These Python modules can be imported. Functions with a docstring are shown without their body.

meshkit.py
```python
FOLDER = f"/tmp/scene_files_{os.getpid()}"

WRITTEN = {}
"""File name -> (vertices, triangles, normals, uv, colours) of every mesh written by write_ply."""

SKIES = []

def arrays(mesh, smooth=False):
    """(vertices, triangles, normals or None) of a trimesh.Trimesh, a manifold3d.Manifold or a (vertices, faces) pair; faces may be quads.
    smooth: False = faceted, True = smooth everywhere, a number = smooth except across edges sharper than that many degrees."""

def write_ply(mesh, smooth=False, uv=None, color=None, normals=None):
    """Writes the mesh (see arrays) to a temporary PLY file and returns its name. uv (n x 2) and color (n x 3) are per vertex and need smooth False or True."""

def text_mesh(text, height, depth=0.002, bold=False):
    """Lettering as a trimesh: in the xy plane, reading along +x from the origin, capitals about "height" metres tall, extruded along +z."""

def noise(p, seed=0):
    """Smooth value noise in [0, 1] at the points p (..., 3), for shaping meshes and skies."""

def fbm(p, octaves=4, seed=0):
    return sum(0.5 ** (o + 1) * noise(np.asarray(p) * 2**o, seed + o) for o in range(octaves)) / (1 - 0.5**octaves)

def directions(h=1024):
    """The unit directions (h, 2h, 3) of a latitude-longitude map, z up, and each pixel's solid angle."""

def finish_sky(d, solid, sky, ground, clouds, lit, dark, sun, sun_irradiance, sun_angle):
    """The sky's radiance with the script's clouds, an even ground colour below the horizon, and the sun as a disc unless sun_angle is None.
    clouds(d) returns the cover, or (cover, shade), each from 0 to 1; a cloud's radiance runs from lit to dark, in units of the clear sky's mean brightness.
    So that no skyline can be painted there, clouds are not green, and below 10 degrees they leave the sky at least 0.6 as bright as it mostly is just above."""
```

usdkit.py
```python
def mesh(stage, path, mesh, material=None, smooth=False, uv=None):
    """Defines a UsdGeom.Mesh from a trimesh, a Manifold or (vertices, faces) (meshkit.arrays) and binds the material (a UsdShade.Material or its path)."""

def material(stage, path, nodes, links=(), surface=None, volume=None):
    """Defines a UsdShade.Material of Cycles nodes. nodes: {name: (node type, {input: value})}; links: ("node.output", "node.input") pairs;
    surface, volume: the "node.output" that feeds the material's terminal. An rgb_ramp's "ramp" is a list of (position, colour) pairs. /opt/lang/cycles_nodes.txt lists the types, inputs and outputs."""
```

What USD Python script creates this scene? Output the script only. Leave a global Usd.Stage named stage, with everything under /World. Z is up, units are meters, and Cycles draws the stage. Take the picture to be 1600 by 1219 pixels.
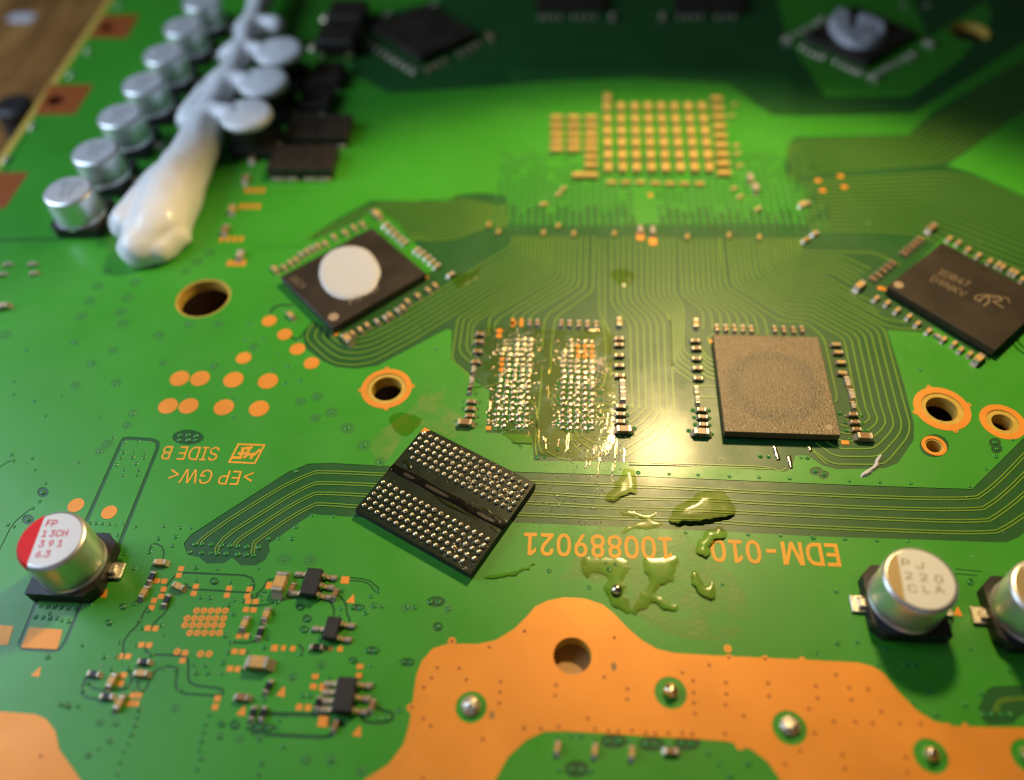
import math, random, numpy as np, trimesh, usdkit, meshkit
from pxr import Usd, UsdGeom, UsdLux, UsdShade, Gf, Sdf
from shapely.geometry import Polygon, LineString, Point, box as sbox, MultiPolygon
from shapely.ops import unary_union
from shapely import affinity

random.seed(7); rng = np.random.default_rng(7)
stage = Usd.Stage.CreateInMemory()
UsdGeom.SetStageUpAxis(stage, 'Z'); UsdGeom.SetStageMetersPerUnit(stage, 1.0)
UsdGeom.Xform.Define(stage, '/World')
MM = 0.001                                   # the shapes below are written in millimetres

# ------------------------------------------------------------------ camera
FPX = 1309.47
CR = np.array([[0.99773511, -0.02977212, 0.06031803], [0.06115005, 0.77503665, -0.6289506], [-0.02802349, 0.63121455, 0.77510185]])
CC = np.array([-23.2174, -60.6625, 73.2702])
cam = UsdGeom.Camera.Define(stage, '/World/camera')
M4 = Gf.Matrix4d(1.0)
for i in range(3):
    M4.SetRow(i, Gf.Vec4d(*map(float, CR[:, i]), 0.0))
M4.SetRow(3, Gf.Vec4d(*map(float, CC * MM), 1.0))
cam.AddTransformOp().Set(M4)
cam.CreateHorizontalApertureAttr(36.0); cam.CreateFocalLengthAttr(36.0 * FPX / 1600)
cam.CreateClippingRangeAttr(Gf.Vec2f(0.005, 20.0))
cam.CreateFStopAttr(10.8); cam.CreateFocusDistanceAttr(0.0855)
cam.CreateExposureAttr(-0.10)

# ------------------------------------------------------------------ light
def aim(prim, pos, to):
    z = np.asarray(pos, float) - np.asarray(to, float); z /= np.linalg.norm(z)
    x = np.cross([0, 1.0, 0.02], z); x /= np.linalg.norm(x); y = np.cross(z, x)
    m = Gf.Matrix4d(1.0)
    for i, a in enumerate((x, y, z)):
        m.SetRow(i, Gf.Vec4d(*map(float, a), 0.0))
    m.SetRow(3, Gf.Vec4d(*map(float, np.asarray(pos) * MM), 1.0))
    UsdGeom.Xformable(prim).AddTransformOp().Set(m)
dome = UsdLux.DomeLight.Define(stage, '/World/room_light')
dome_mat = usdkit.material(stage, '/World/Looks/room_light', {'b': ('background_shader', {'color': (1.0, 0.92, 0.82), 'strength': 0.020})}, [], surface='b.background')
UsdShade.MaterialBindingAPI.Apply(dome.GetPrim()).Bind(dome_mat)
LAMP = np.array([1.0, 58.0, 95.0])
lamp = UsdLux.SphereLight.Define(stage, '/World/lamp_light')
lamp.CreateRadiusAttr(7.0 * MM); lamp.CreateIntensityAttr(405.0); lamp.CreateColorAttr(Gf.Vec3f(1.0, 0.72, 0.32))
sh = UsdLux.ShapingAPI.Apply(lamp.GetPrim()); sh.CreateShapingConeAngleAttr(45.5); sh.CreateShapingConeSoftnessAttr(0.30)
aim(lamp.GetPrim(), LAMP, (-8, -28, 0))
win = UsdLux.RectLight.Define(stage, '/World/window_light')
win.CreateWidthAttr(0.13); win.CreateHeightAttr(0.11); win.CreateIntensityAttr(7.5); win.CreateColorAttr(Gf.Vec3f(0.60, 0.77, 1.0))
aim(win.GetPrim(), (-195, 10, 95), (-75, 45, 0))

fill = UsdLux.RectLight.Define(stage, '/World/near_window_light')
fill.CreateWidthAttr(0.4); fill.CreateHeightAttr(0.3); fill.CreateIntensityAttr(0.35); fill.CreateColorAttr(Gf.Vec3f(0.55, 0.76, 1.0))
aim(fill.GetPrim(), (-60, -480, 170), (0, 0, 0))

# ------------------------------------------------------------------ materials
def mat(name, color, rough=0.5, metal=0.0, spec=0.5, noise=None, bump=None, smudge=None, **kw):
    """principled look; noise=(scale per mm, amount) varies tone, bump=(scale per mm, height mm, strength)"""
    n = {'p': ('principled_bsdf', {'base_color': color, 'roughness': rough, 'metallic': metal, 'specular_ior_level': spec, **kw}), 'g': ('geometry', {})}
    l = []
    if noise:
        n['n'] = ('noise_texture', {'scale': noise[0] * 1000.0, 'detail': 4.0})
        a = noise[1]; c = np.array(color)
        n['r'] = ('rgb_ramp', {'ramp': [(0.3, tuple(c * (1 - a))), (0.7, tuple(np.minimum(c * (1 + a), 1)))]})
        l += [('g.position', 'n.vector'), ('n.fac', 'r.fac'), ('r.color', 'p.base_color')]
    if smudge:                                                         # handled, unevenly dull surface
        n['sn'] = ('noise_texture', {'scale': smudge[0] * 1000.0, 'detail': 6.0, 'roughness': 0.65}); n['sm'] = ('map_range', {'from_min': 0.3, 'from_max': 0.7, 'to_min': rough - smudge[1], 'to_max': rough + smudge[1], 'clamp': True})
        l += [('g.position', 'sn.vector'), ('sn.fac', 'sm.value'), ('sm.result', 'p.roughness')]
    if bump:
        n['m'] = ('noise_texture', {'scale': bump[0] * 1000.0, 'detail': 3.0})
        n['b'] = ('bump', {'distance': bump[1] * MM, 'strength': bump[2]})
        l += [('g.position', 'm.vector'), ('m.fac', 'b.height'), ('b.normal', 'p.normal')]
    return usdkit.material(stage, '/World/Looks/' + name, n, l, surface='p.BSDF')
M = {}
MASK = dict(coat_weight=0.10, coat_roughness=0.13, coat_ior=1.5, spec=0.52)
M['pour'] = mat('masked_copper', (0.038, 0.27, 0.016), 0.44, noise=(0.05, 0.10), bump=(2.5, 0.02, 0.10), smudge=(.12, .09), **MASK)
M['bare'] = mat('masked_laminate', (0.012, 0.085, 0.016), 0.44, noise=(0.08, 0.10), bump=(2.5, 0.02, 0.10), smudge=(.12, .09), **MASK)
M['mid'] = mat('masked_clearance', (0.030, 0.20, 0.020), 0.5, **MASK)
M['trace'] = mat('masked_trace', (0.15, 0.29, 0.02), 0.42, **MASK)
M['via'] = mat('masked_via', (0.022, 0.20, 0.035), 0.22)
M['gold'] = mat('bare_copper', (0.78, 0.285, 0.034), 0.48, metal=0.2, noise=(0.12, 0.09), bump=(6, 0.012, 0.2), smudge=(.10, .10))
M['orange_print'] = mat('orange_copper_print', (0.74, 0.34, 0.02), 0.55, noise=(.3, .08))
M['rust'] = mat('dull_copper', (0.36, 0.085, 0.015), 0.5, metal=0.2)
M['lam'] = mat('laminate', (0.55, 0.36, 0.06), 0.5, noise=(1.0, 0.15))
M['solder'] = mat('solder', (0.86, 0.72, 0.50), 0.24, metal=1.0, bump=(3, 0.05, 0.25))
M['tin'] = mat('dull_tin', (0.66, 0.56, 0.42), 0.38, metal=0.85, bump=(4, 0.05, 0.4))
M['solder_rough'] = mat('wrinkled_solder', (0.72, 0.66, 0.55), 0.38, metal=0.9, bump=(5, 0.12, 0.7))
M['can'] = mat('aluminium_can', (0.80, 0.80, 0.79), 0.36, metal=0.85, bump=(4, 0.01, 0.1))
M['paint'] = mat('can_top_lacquer', (0.62, 0.60, 0.60), 0.42, metal=0.15, bump=(8, 0.01, 0.12))
M['white_top'] = mat('white_can_top', (0.74, 0.72, 0.66), 0.42, metal=0.1)
M['red'] = mat('red_ink', (0.66, 0.010, 0.012), 0.55, spec=0.2)
M['redtext'] = mat('red_print', (0.55, 0.03, 0.05), 0.5)
M['brownink'] = mat('brown_print', (0.30, 0.20, 0.09), 0.5)
M['silverprint'] = mat('grey_brown_mark', (0.58, 0.42, 0.20), 0.38, metal=0.5)
M['black'] = mat('black_plastic', (0.016, 0.014, 0.013), 0.5, bump=(6, 0.03, 0.3), noise=(1, .3))
M['blackwarm'] = mat('black_epoxy', (0.026, 0.020, 0.015), 0.36, bump=(5, 0.05, 0.45), noise=(.5, .3))
M['tan'] = mat('tan_ceramic', (0.55, 0.34, 0.12), 0.36, noise=(1.0, 0.15))
M['goldbody'] = mat('golden_ceramic', (0.66, 0.42, 0.12), 0.36, metal=0.15, noise=(.5, .15))
M['goldend'] = mat('golden_end', (0.68, 0.46, 0.16), 0.32, metal=0.3)
M['brown'] = mat('brown_ceramic', (0.27, 0.15, 0.065), 0.4, noise=(1.0, 0.15))
M['pale'] = mat('pale_ceramic', (0.42, 0.36, 0.29), 0.45)
M['resistor'] = mat('black_resistor', (0.012, 0.011, 0.011), 0.35)
M['silicone'] = mat('white_silicone', (0.76, 0.75, 0.75), 0.30, bump=(0.5, 0.3, 0.35))
M['paste'] = mat('white_paste', (0.50, 0.495, 0.52), 0.55, bump=(0.9, 0.14, 0.5))
M['bgasub'] = mat('dark_green_substrate', (0.012, 0.020, 0.010), 0.30, noise=(.6, .3), bump=(2, 0.03, 0.15))
M['resin'] = mat('black_resin', (0.006, 0.005, 0.004), 0.18, bump=(2, 0.08, 0.5))
M['epoxy'] = mat('chip_epoxy', (0.030, 0.022, 0.016), 0.40, bump=(9, 0.05, 0.6), noise=(.25, .35))
M['print'] = mat('faded_print', (0.19, 0.14, 0.085), 0.5)
M['dot'] = mat('moulded_dot', (0.34, 0.25, 0.16), 0.5)
M['dark_tarnish'] = mat('tarnish', (0.30, 0.17, 0.05), 0.55)
M['pit'] = mat('reddish_pit', (0.24, 0.05, 0.010), 0.6)
# chip with flux haze: sparkling brownish mould with a ring of stain
def chip_stain():
    n = {'g': ('geometry', {}), 'p': ('principled_bsdf', {'roughness': 0.42, 'specular_ior_level': 1.0}),
         'n': ('noise_texture', {'scale': 6000.0, 'detail': 3.0}), 'b': ('bump', {'distance': 0.10 * MM, 'strength': 1.0}),
         'v': ('mapping', {'location': (0.0, 0.0005, 0.0), 'scale': (1.0, 1.0, 0.0)}), 's': ('noise_texture', {'scale': 700.0, 'detail': 5.0}),
         'len': ('separate_xyz', {}), 'xx': ('math', {'math_type': 'multiply'}), 'yy': ('math', {'math_type': 'multiply'}), 'sum': ('math', {'math_type': 'add'}), 'sq': ('math', {'math_type': 'sqrt'}),
         'off': ('math', {'math_type': 'multiply_add', 'value2': 0.0016, 'value3': -0.0008}), 'rr': ('math', {'math_type': 'add'}),
         'nr': ('math', {'math_type': 'divide', 'value2': 0.008}),
         'ramp': ('rgb_ramp', {'ramp': [(0.0, (.125, .072, .026)), (0.42, (.112, .065, .024)), (0.52, (.074, .044, .018)), (0.60, (.082, .048, .020)), (0.68, (.130, .075, .026)), (1.0, (.125, .072, .026))]})}
    l = [('g.position', 'n.vector'), ('n.fac', 'b.height'), ('b.normal', 'p.normal'), ('g.position', 'v.vector'), ('g.position', 's.vector'), ('v.vector', 'len.vector'),
         ('len.x', 'xx.value1'), ('len.x', 'xx.value2'), ('len.y', 'yy.value1'), ('len.y', 'yy.value2'), ('xx.value', 'sum.value1'), ('yy.value', 'sum.value2'), ('sum.value', 'sq.value1'),
         ('s.fac', 'off.value1'), ('sq.value', 'rr.value1'), ('off.value', 'rr.value2'), ('rr.value', 'nr.value1'), ('nr.value', 'ramp.fac'), ('ramp.color', 'p.base_color')]
    return usdkit.material(stage, '/World/Looks/hazed_epoxy', n, l, surface='p.BSDF')
M['hazed'] = chip_stain()
def clear(name, tint, rough, bumpspec, ior=1.5, patch=None, gl=(1, 1, 1)):
    n = {'g': ('geometry', {}), 't': ('transparent_bsdf', {'color': tint}), 's': ('glossy_bsdf', {'color': gl, 'roughness': rough}), 'f': ('fresnel', {'IOR': ior}), 'x': ('mix_closure', {}),
         'n': ('noise_texture', {'scale': bumpspec[0] * 1000.0, 'detail': 4.0}), 'b': ('bump', {'distance': bumpspec[1] * MM, 'strength': bumpspec[2]})}
    l = [('g.position', 'n.vector'), ('n.fac', 'b.height'), ('b.normal', 's.normal'), ('f.fac', 'x.fac'), ('t.BSDF', 'x.closure1'), ('s.BSDF', 'x.closure2')]
    if patch:                                                          # broken, patchy cover
        n['pn'] = ('noise_texture', {'scale': patch[0] * 1000.0, 'detail': 5.0}); n['pr'] = ('map_range', {'from_min': patch[1], 'from_max': patch[2], 'clamp': True})
        n['t0'] = ('transparent_bsdf', {'color': (1, 1, 1)}); n['x0'] = ('mix_closure', {})
        l += [('g.position', 'pn.vector'), ('pn.fac', 'pr.value'), ('pr.result', 'x0.fac'), ('t0.BSDF', 'x0.closure1'), ('x.closure', 'x0.closure2')]
        return usdkit.material(stage, '/World/Looks/' + name, n, l, surface='x0.closure')
    return usdkit.material(stage, '/World/Looks/' + name, n, l, surface='x.closure')
M['flux'] = clear('clear_flux', (0.84, 0.90, 0.55), 0.20, (1.2, 0.04, 0.25), 1.33)
def film():
    n = {'g': ('geometry', {}), 't': ('transparent_bsdf', {'color': (1, 1, 1)}), 'p': ('principled_bsdf', {'base_color': (0.30, 0.40, 0.10), 'roughness': 0.42}), 'x': ('mix_closure', {}),
         'n': ('noise_texture', {'scale': 3200.0, 'detail': 4.0}), 'b': ('bump', {'distance': 0.07 * MM, 'strength': 0.8}), 'pn': ('noise_texture', {'scale': 420.0, 'detail': 6.0, 'roughness': 0.6}), 'pr': ('map_range', {'from_min': 0.38, 'from_max': 0.58, 'to_min': 0.0, 'to_max': 0.34, 'clamp': True})}
    l = [('g.position', 'n.vector'), ('n.fac', 'b.height'), ('b.normal', 'p.normal'), ('g.position', 'pn.vector'), ('pn.fac', 'pr.value'), ('pr.result', 'x.fac'), ('t.BSDF', 'x.closure1'), ('p.BSDF', 'x.closure2')]
    return usdkit.material(stage, '/World/Looks/flux_film', n, l, surface='x.closure')
M['film'] = film()
M['wet'] = clear('wet_flux', (0.93, 0.95, 0.70), 0.09, (1.3, 0.08, 0.55), 1.42, patch=(0.6, 0.36, 0.5))
M['film_smooth'] = clear('smooth_flux_film', (0.97, 0.97, 0.90), 0.30, (6.0, 0.015, 0.3), 1.22)
def wood():
    n = {'g': ('geometry', {}), 'm': ('mapping', {'scale': (60.0, 12.0, 30.0), 'rotation': (0, 0, 0.5)}), 'n': ('noise_texture', {'scale': 2.0, 'detail': 6.0, 'distortion': 1.2}),
         'r': ('rgb_ramp', {'ramp': [(0.25, (0.10, 0.040, 0.010)), (0.5, (0.26, 0.115, 0.028)), (0.75, (0.48, 0.24, 0.065))]}), 'p': ('principled_bsdf', {'roughness': 0.5})}
    l = [('g.position', 'm.vector'), ('m.vector', 'n.vector'), ('n.fac', 'r.fac'), ('r.color', 'p.base_color')]
    return usdkit.material(stage, '/World/Looks/wood', n, l, surface='p.BSDF')
M['wood'] = wood()
M['block'] = mat('brown_block', (0.50, 0.29, 0.12), 0.6, noise=(.3, .2))
M['fleck'] = mat('pale_fleck', (0.6, 0.6, 0.65), 0.5)

# ------------------------------------------------------------------ helpers
taken = {}
def numbered(parent, name):
    k = (parent, name); i = taken.get(k, -1) + 1; taken[k] = i
    return name if i == 0 else f'{name}_{i:03d}'
def path_of(parent): return '/World' if parent is None else str(parent.GetPath())
def tag(p, label=None, cat=None, group=None, kind=None):
    for k, v in (('label', label), ('category', cat), ('group', group), ('kind', kind)):
        if v: p.SetCustomDataByKey(k, v)
    return p
def obj(name, mesh, m, parent=None, smooth=False, label=None, kind=None, cat=None, group=None):
    pp = path_of(parent); path = pp + '/' + numbered(pp, name)
    if hasattr(mesh, 'to_mesh'):
        q = mesh.to_mesh(); v, f = np.array(q.vert_properties[:, :3], float), np.array(q.tri_verts)
    elif isinstance(mesh, (tuple, list)): v, f = np.asarray(mesh[0], float), np.asarray(mesh[1])
    else: v, f = np.array(mesh.vertices), np.array(mesh.faces)
    p = usdkit.mesh(stage, path, trimesh.Trimesh(v * MM, f, process=False), M[m], smooth=smooth).GetPrim()
    return tag(p, label, cat, group, kind)
def thing(name, label, cat, loc=(0, 0, 0), rot=0.0, group=None):
    path = '/World/' + numbered('/World', name)
    x = UsdGeom.Xform.Define(stage, path)
    x.AddTranslateOp().Set(Gf.Vec3d(*[float(c) * MM for c in loc])); x.AddRotateZOp().Set(float(rot))
    return tag(x.GetPrim(), label, cat, group)
def copy_of(src, name, label, cat, loc, rot, group=None):
    r = thing(name, label, cat, loc, rot, group)
    r.GetReferences().AddInternalReference(src.GetPath()); r.SetInstanceable(True)
    return r
# survey points: photograph marks carried onto the real plane z of the board
def W(u, v, z=0.0):
    d = CR @ np.array([(u - 800) / FPX, -(v - 609.5) / FPX, -1.0]); t = (z - CC[2]) / d[2]
    return CC + t * d
CROP = dict(R1=(0, 0, 3.5533), R2=(400, 0, 3.5533), R3=(800, 0, 3.5533), R4=(1150, 0, 3.5533), R5=(0, 300, 3.5533), R6=(400, 300, 3.5533), R7=(800, 300, 3.5533), R8=(1150, 300, 3.5533),
            S1=(0, 600, 3.5533), S2=(400, 600, 3.5533), S3=(800, 600, 3.5533), S4=(1150, 600, 3.5533), S5=(0, 876, 3.5533), S6=(400, 876, 3.5533), S7=(800, 876, 3.5533), S8=(1150, 876, 3.5533),
            A=(1060, 490, 5.323), G=(700, 480, 5.08), B=(420, 320, 5.0), D=(1320, 330, 4.875), L=(530, 650, 4.6875), P=(760, 120, 3.2), F=(900, 700, 4.69), C1=(10, 770, 6.77), C2=(1310, 830, 4.2034),
            V1=(1040, 340, 3.1225), V2=(640, 340, 3.1225), T1=(0, 0, 6.154), T2=(150, 100, 3.81), T3=(260, 0, 5.08), U=(620, 880, 5.08), full=(0, 0, 1.0))
def K(crop, pts, z=0.0):
    x0, y0, s = CROP[crop]
    return [W(x0 + p[0] / s, y0 + p[1] / s, z)[:2] for p in pts]
def K1(crop, x, y, z=0.0): return K(crop, [(x, y)], z)[0]

def ext(poly, z0, z1):
    """extruded polygon(s) as one trimesh"""
    out = []
    for g in getattr(poly, 'geoms', [poly]):
        if g.is_empty or g.area < 1e-5 or g.geom_type != 'Polygon': continue
        m = trimesh.creation.extrude_polygon(g, z1 - z0, engine='earcut'); m.apply_translation((0, 0, z0)); out.append(m)
    return trimesh.util.concatenate(out)
def smooth_line(p, cut=1.3, it=2):
    p = [np.asarray(q, float) for q in p]
    for _ in range(it):
        q = [p[0]]
        for i in range(1, len(p) - 1):
            a, b, c = p[i - 1], p[i], p[i + 1]
            la, lc = np.linalg.norm(a - b), np.linalg.norm(c - b)
            if la < 1e-6 or lc < 1e-6: q.append(b); continue
            q += [b + (a - b) / la * min(cut, 0.35 * la), b + (c - b) / lc * min(cut, 0.35 * lc)]
        q.append(p[-1]); p = q; cut *= 0.4
    return p
def spline_poly(pts, n=6):
    """closed smooth outline through the points"""
    p = np.array(pts); k = len(p); out = []
    for i in range(k):
        p0, p1, p2, p3 = p[i - 1], p[i], p[(i + 1) % k], p[(i + 2) % k]
        for t in np.linspace(0, 1, n, endpoint=False):
            out.append(0.5 * ((2 * p1) + (-p0 + p2) * t + (2 * p0 - 5 * p1 + 4 * p2 - p3) * t * t + (-p0 + 3 * p1 - 3 * p2 + p3) * t ** 3))
    return Polygon(out).buffer(0)
def ring_poly(c, r, n=40): return Point(*c[:2]).buffer(r, quad_segs=n // 4)
def lathe(profile, n=24):
    pr = np.array(profile, float); a = np.arange(n) * 2 * np.pi / n
    v = np.concatenate([np.c_[r * np.cos(a), r * np.sin(a), np.full(n, z)] for r, z in pr]); f = []
    for i in range(len(pr) - 1):
        for j in range(n):
            k = (j + 1) % n; q = [i * n + j, i * n + k, (i + 1) * n + k, (i + 1) * n + j]
            f += [[q[0], q[1], q[2]], [q[0], q[2], q[3]]]
    return trimesh.Trimesh(v, f, process=False)
def rbox(cx, cy, z0, sx, sy, sz, b=0.06):
    """box with chamfered edges"""
    v = []
    for z, i in ((z0, b), (z0 + b, 0), (z0 + sz - b, 0), (z0 + sz, b)):
        hx, hy = sx / 2 - i, sy / 2 - i; c = b if i == 0 else b * 0.5
        v += [(cx + x, cy + y, z) for x, y in ((-hx + c, -hy), (hx - c, -hy), (hx, -hy + c), (hx, hy - c), (hx - c, hy), (-hx + c, hy), (-hx, hy - c), (-hx, -hy + c))]
    return trimesh.convex.convex_hull(np.array(v))
def join(ms): return trimesh.util.concatenate(ms)
def dome_mesh(poly, h, z0, step=0.22, edge=0.55, power=0.8):
    """liquid drop over a polygon: height rises from the rim like a meniscus"""
    x0, y0, x1, y1 = poly.bounds
    pts = [(x, y) for x in np.arange(x0, x1, step) for y in np.arange(y0, y1, step)]
    inner = poly.buffer(-step * 0.6)
    from shapely import contains_xy, points as spts, distance as sdist
    pts = np.array(pts); pts = pts[contains_xy(inner, pts[:, 0], pts[:, 1])] if not inner.is_empty else np.zeros((0, 2))
    parts = []
    for g in getattr(poly, 'geoms', [poly]):
        L = g.exterior.length; nb = max(12, int(L / (step * 0.8)))
        rim = np.array([g.exterior.interpolate(i / nb, normalized=True).coords[0] for i in range(nb)])
        q = pts[contains_xy(g, pts[:, 0], pts[:, 1])] if len(pts) else pts
        allp = np.vstack([rim, q])
        from scipy.spatial import Delaunay
        tri = Delaunay(allp).simplices
        cen = allp[tri].mean(1); tri = tri[contains_xy(g, cen[:, 0], cen[:, 1])]
        a, b, c = allp[tri[:, 0]], allp[tri[:, 1]], allp[tri[:, 2]]
        fl = ((b - a)[:, 0] * (c - a)[:, 1] - (b - a)[:, 1] * (c - a)[:, 0]) < 0
        tri[fl] = tri[fl][:, ::-1]
        d = sdist(g.exterior, spts(allp))
        t = np.clip(d / edge, 0, 1); z = z0 + h * (1 - (1 - t) ** 2) ** power * (0.75 + 0.5 * meshkit.noise(np.c_[allp * 0.6, np.zeros(len(allp))], 3))
        z[:nb] = z0 - 0.01
        parts.append(trimesh.Trimesh(np.c_[allp, z], tri, process=False))
    return join(parts)

# ------------------------------------------------------------------ the table under the board
tv = np.array([(-420, -260, -14.0), (320, -260, -14.0), (320, 420, -14.0), (-420, 420, -14.0)])
obj('table', (tv, np.array([(0, 1, 2), (0, 2, 3)])), 'wood', None, kind='structure')
p = W(33, 27, -13.7); f0 = obj('paint_fleck', ext(spline_poly([(p[0] - 2.4, p[1] - 1.2), (p[0] + 2.4, p[1] - 1.3), (p[0] + 2.6, p[1] + 1.2), (p[0] - 2.2, p[1] + 1.3)]), -14.0, -13.7), 'fleck')
tag(f0, 'pale bluish fleck lying on the brown table', 'fleck')
p = W(26, 176, -10.0); f0 = obj('rubber_foot', lathe([(0, -14), (3.4, -14), (3.4, -8.5), (2.8, -8), (0, -8)], 20), 'black'); UsdGeom.Xformable(f0).AddTranslateOp().Set(Gf.Vec3d(p[0] * MM, p[1] * MM, 0))
tag(f0, 'black round foot on the table beside the edge of the circuit board', 'foot')

p = W(894, 1025, -2.3); f0 = obj('wooden_block', rbox(p[0] - 1, p[1] - 1.5, -13.9, 14, 14, 12.2, .3), 'block'); tag(f0, 'brown block under the board, seen through the hole in the copper area', 'block')

# ------------------------------------------------------------------ the circuit board
board = thing('circuit_board', 'green printed circuit board with gold pads, masked traces and mounting holes', 'circuit board')
e0, e1 = W(166, 0)[:2], W(0, 243)[:2]; ev = (e0 - e1) / np.linalg.norm(e0 - e1)
top, bot = e1 + ev * 95, e1 - ev * 100
rect = Polygon([bot, (58, bot[1]), (58, 128), top])
rect = rect.intersection(sbox(-200, -49, 58, 128))
def hole_r(crop, x, y, rx):
    c = K1(crop, x, y); x0, y0, s = CROP[crop]; q = W(x0 + (x + rx) / s, y0 + y / s)[:2]
    return c, float(np.linalg.norm(q - c))
HOLES = {}
# name: centre, gold outer, gold inner, mask hole, drilled radius
c, r = hole_r('R5', 1128, 590, 150); HOLES['large'] = (c, 0, 0, r * 1.0, r * 0.93)
c, r = hole_r('R6', 725, 1092, 140); HOLES['ring'] = (c, r, r * .77, r * .77, r * .60)
c, r = hole_r('S4', 1143, 139, 155); HOLES['right'] = (c, r, r * .74, r * .74, r * .56)
c, r = hole_r('S4', 1479, 212, 124); HOLES['far_right'] = (c, r, r * .70, r * .70, r * .47)
c, r = hole_r('S4', 1099, 345, 68); HOLES['small'] = (c, r, r * .74, r * .74, r * .62)
c, r = hole_r('S7', 335, 530, 106); HOLES['copper'] = (c, 0, 0, r, r)
c, r = hole_r('R4', 1295, 175, 112); HOLES['top'] = (c, 0, 0, r, r * .97)
for nm_, u_, v_ in (('edge', 169, 43), ('edge_near', 88, 157)): HOLES[nm_] = (W(u_, v_)[:2], 0, 0, 1.5, 1.5)
drill = unary_union([ring_poly(h[0], h[4]) for h in HOLES.values()])
maskopen = unary_union([ring_poly(h[0], h[3]) for h in HOLES.values()])
strip = Polygon([bot, bot + (1.3, 0), top + (1.3, 0), top])         # bare rim along the left edge
obj('laminate_core', ext(rect.difference(drill), -1.6, -0.03), 'lam', board, label='yellowish laminate showing at the board edge and in the holes')
obj('base_mask', ext(rect.difference(maskopen).difference(strip), -0.03, 0.0), 'bare', board, label='dark green solder mask over bare laminate')

moat = []
def add_moat(crop, pts, sm=0):
    q = K(crop, pts); g = Polygon(q).buffer(0)
    if sm: g = g.buffer(-sm).buffer(2 * sm).buffer(-sm)
    moat.append(g); return g
# bus moat across the lower middle
BUS = [(287, 850), (298, 836), (450, 738), (482, 725), (520, 724), (611, 729), (816, 738), (941, 742), (1081, 748), (1250, 755), (1380, 760), (1519, 764.6), (1610, 674), (1680, 600), (1680, 770), (1610, 823), (1592, 840), (1572, 847.7), (1552, 847.7), (1420, 843), (1262.6, 838), (1150, 832), (926, 822), (800, 817), (546, 808), (487, 804), (420, 850.5), (422, 862), (414, 876), (399.6, 884), (377, 884), (363, 871.6), (350, 881), (323.6, 881), (312, 871.6), (292.7, 867)]
add_moat('full', BUS, .15)
add_moat('full', [(526.6, 343), (580, 314), (698, 315), (715, 305), (757, 302), (790, 306), (800, 370), (740, 412), (690, 418), (660, 395), (625, 352), (590, 325), (560, 345), (500, 372), (476, 376)])
CENTRE = [(735, 590), (705, 562), (706, 516), (698, 515), (590, 572), (555, 577), (525, 574), (505, 565), (478, 545), (472, 520), (490, 502), (520, 516), (665, 430), (720, 400), (790, 352), (1262, 350), (1262, 300), (1225, 270), (1231.6, 225), (1243, 215), (1420, 211), (1454, 180), (1600, 93), (1660, 60), (1660, 140), (1600, 174.5), (1479, 259), (1516, 270), (1600, 307), (1660, 330), (1660, 470), (1600, 460), (1474, 372), (1390, 450), (1552, 552), (1545, 566), (1460, 512), (1440, 520), (1386, 516), (1412, 600), (1428, 662), (1428, 687), (1403, 724), (1383, 732), (1307, 734), (1285, 728), (1262, 712), (1243, 712), (1237, 732), (1226, 738), (1206, 735), (1081, 729.5), (980, 722), (834, 721), (831, 679), (759, 677), (765, 612), (748, 600)]
add_moat('full', CENTRE, .2)
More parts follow.
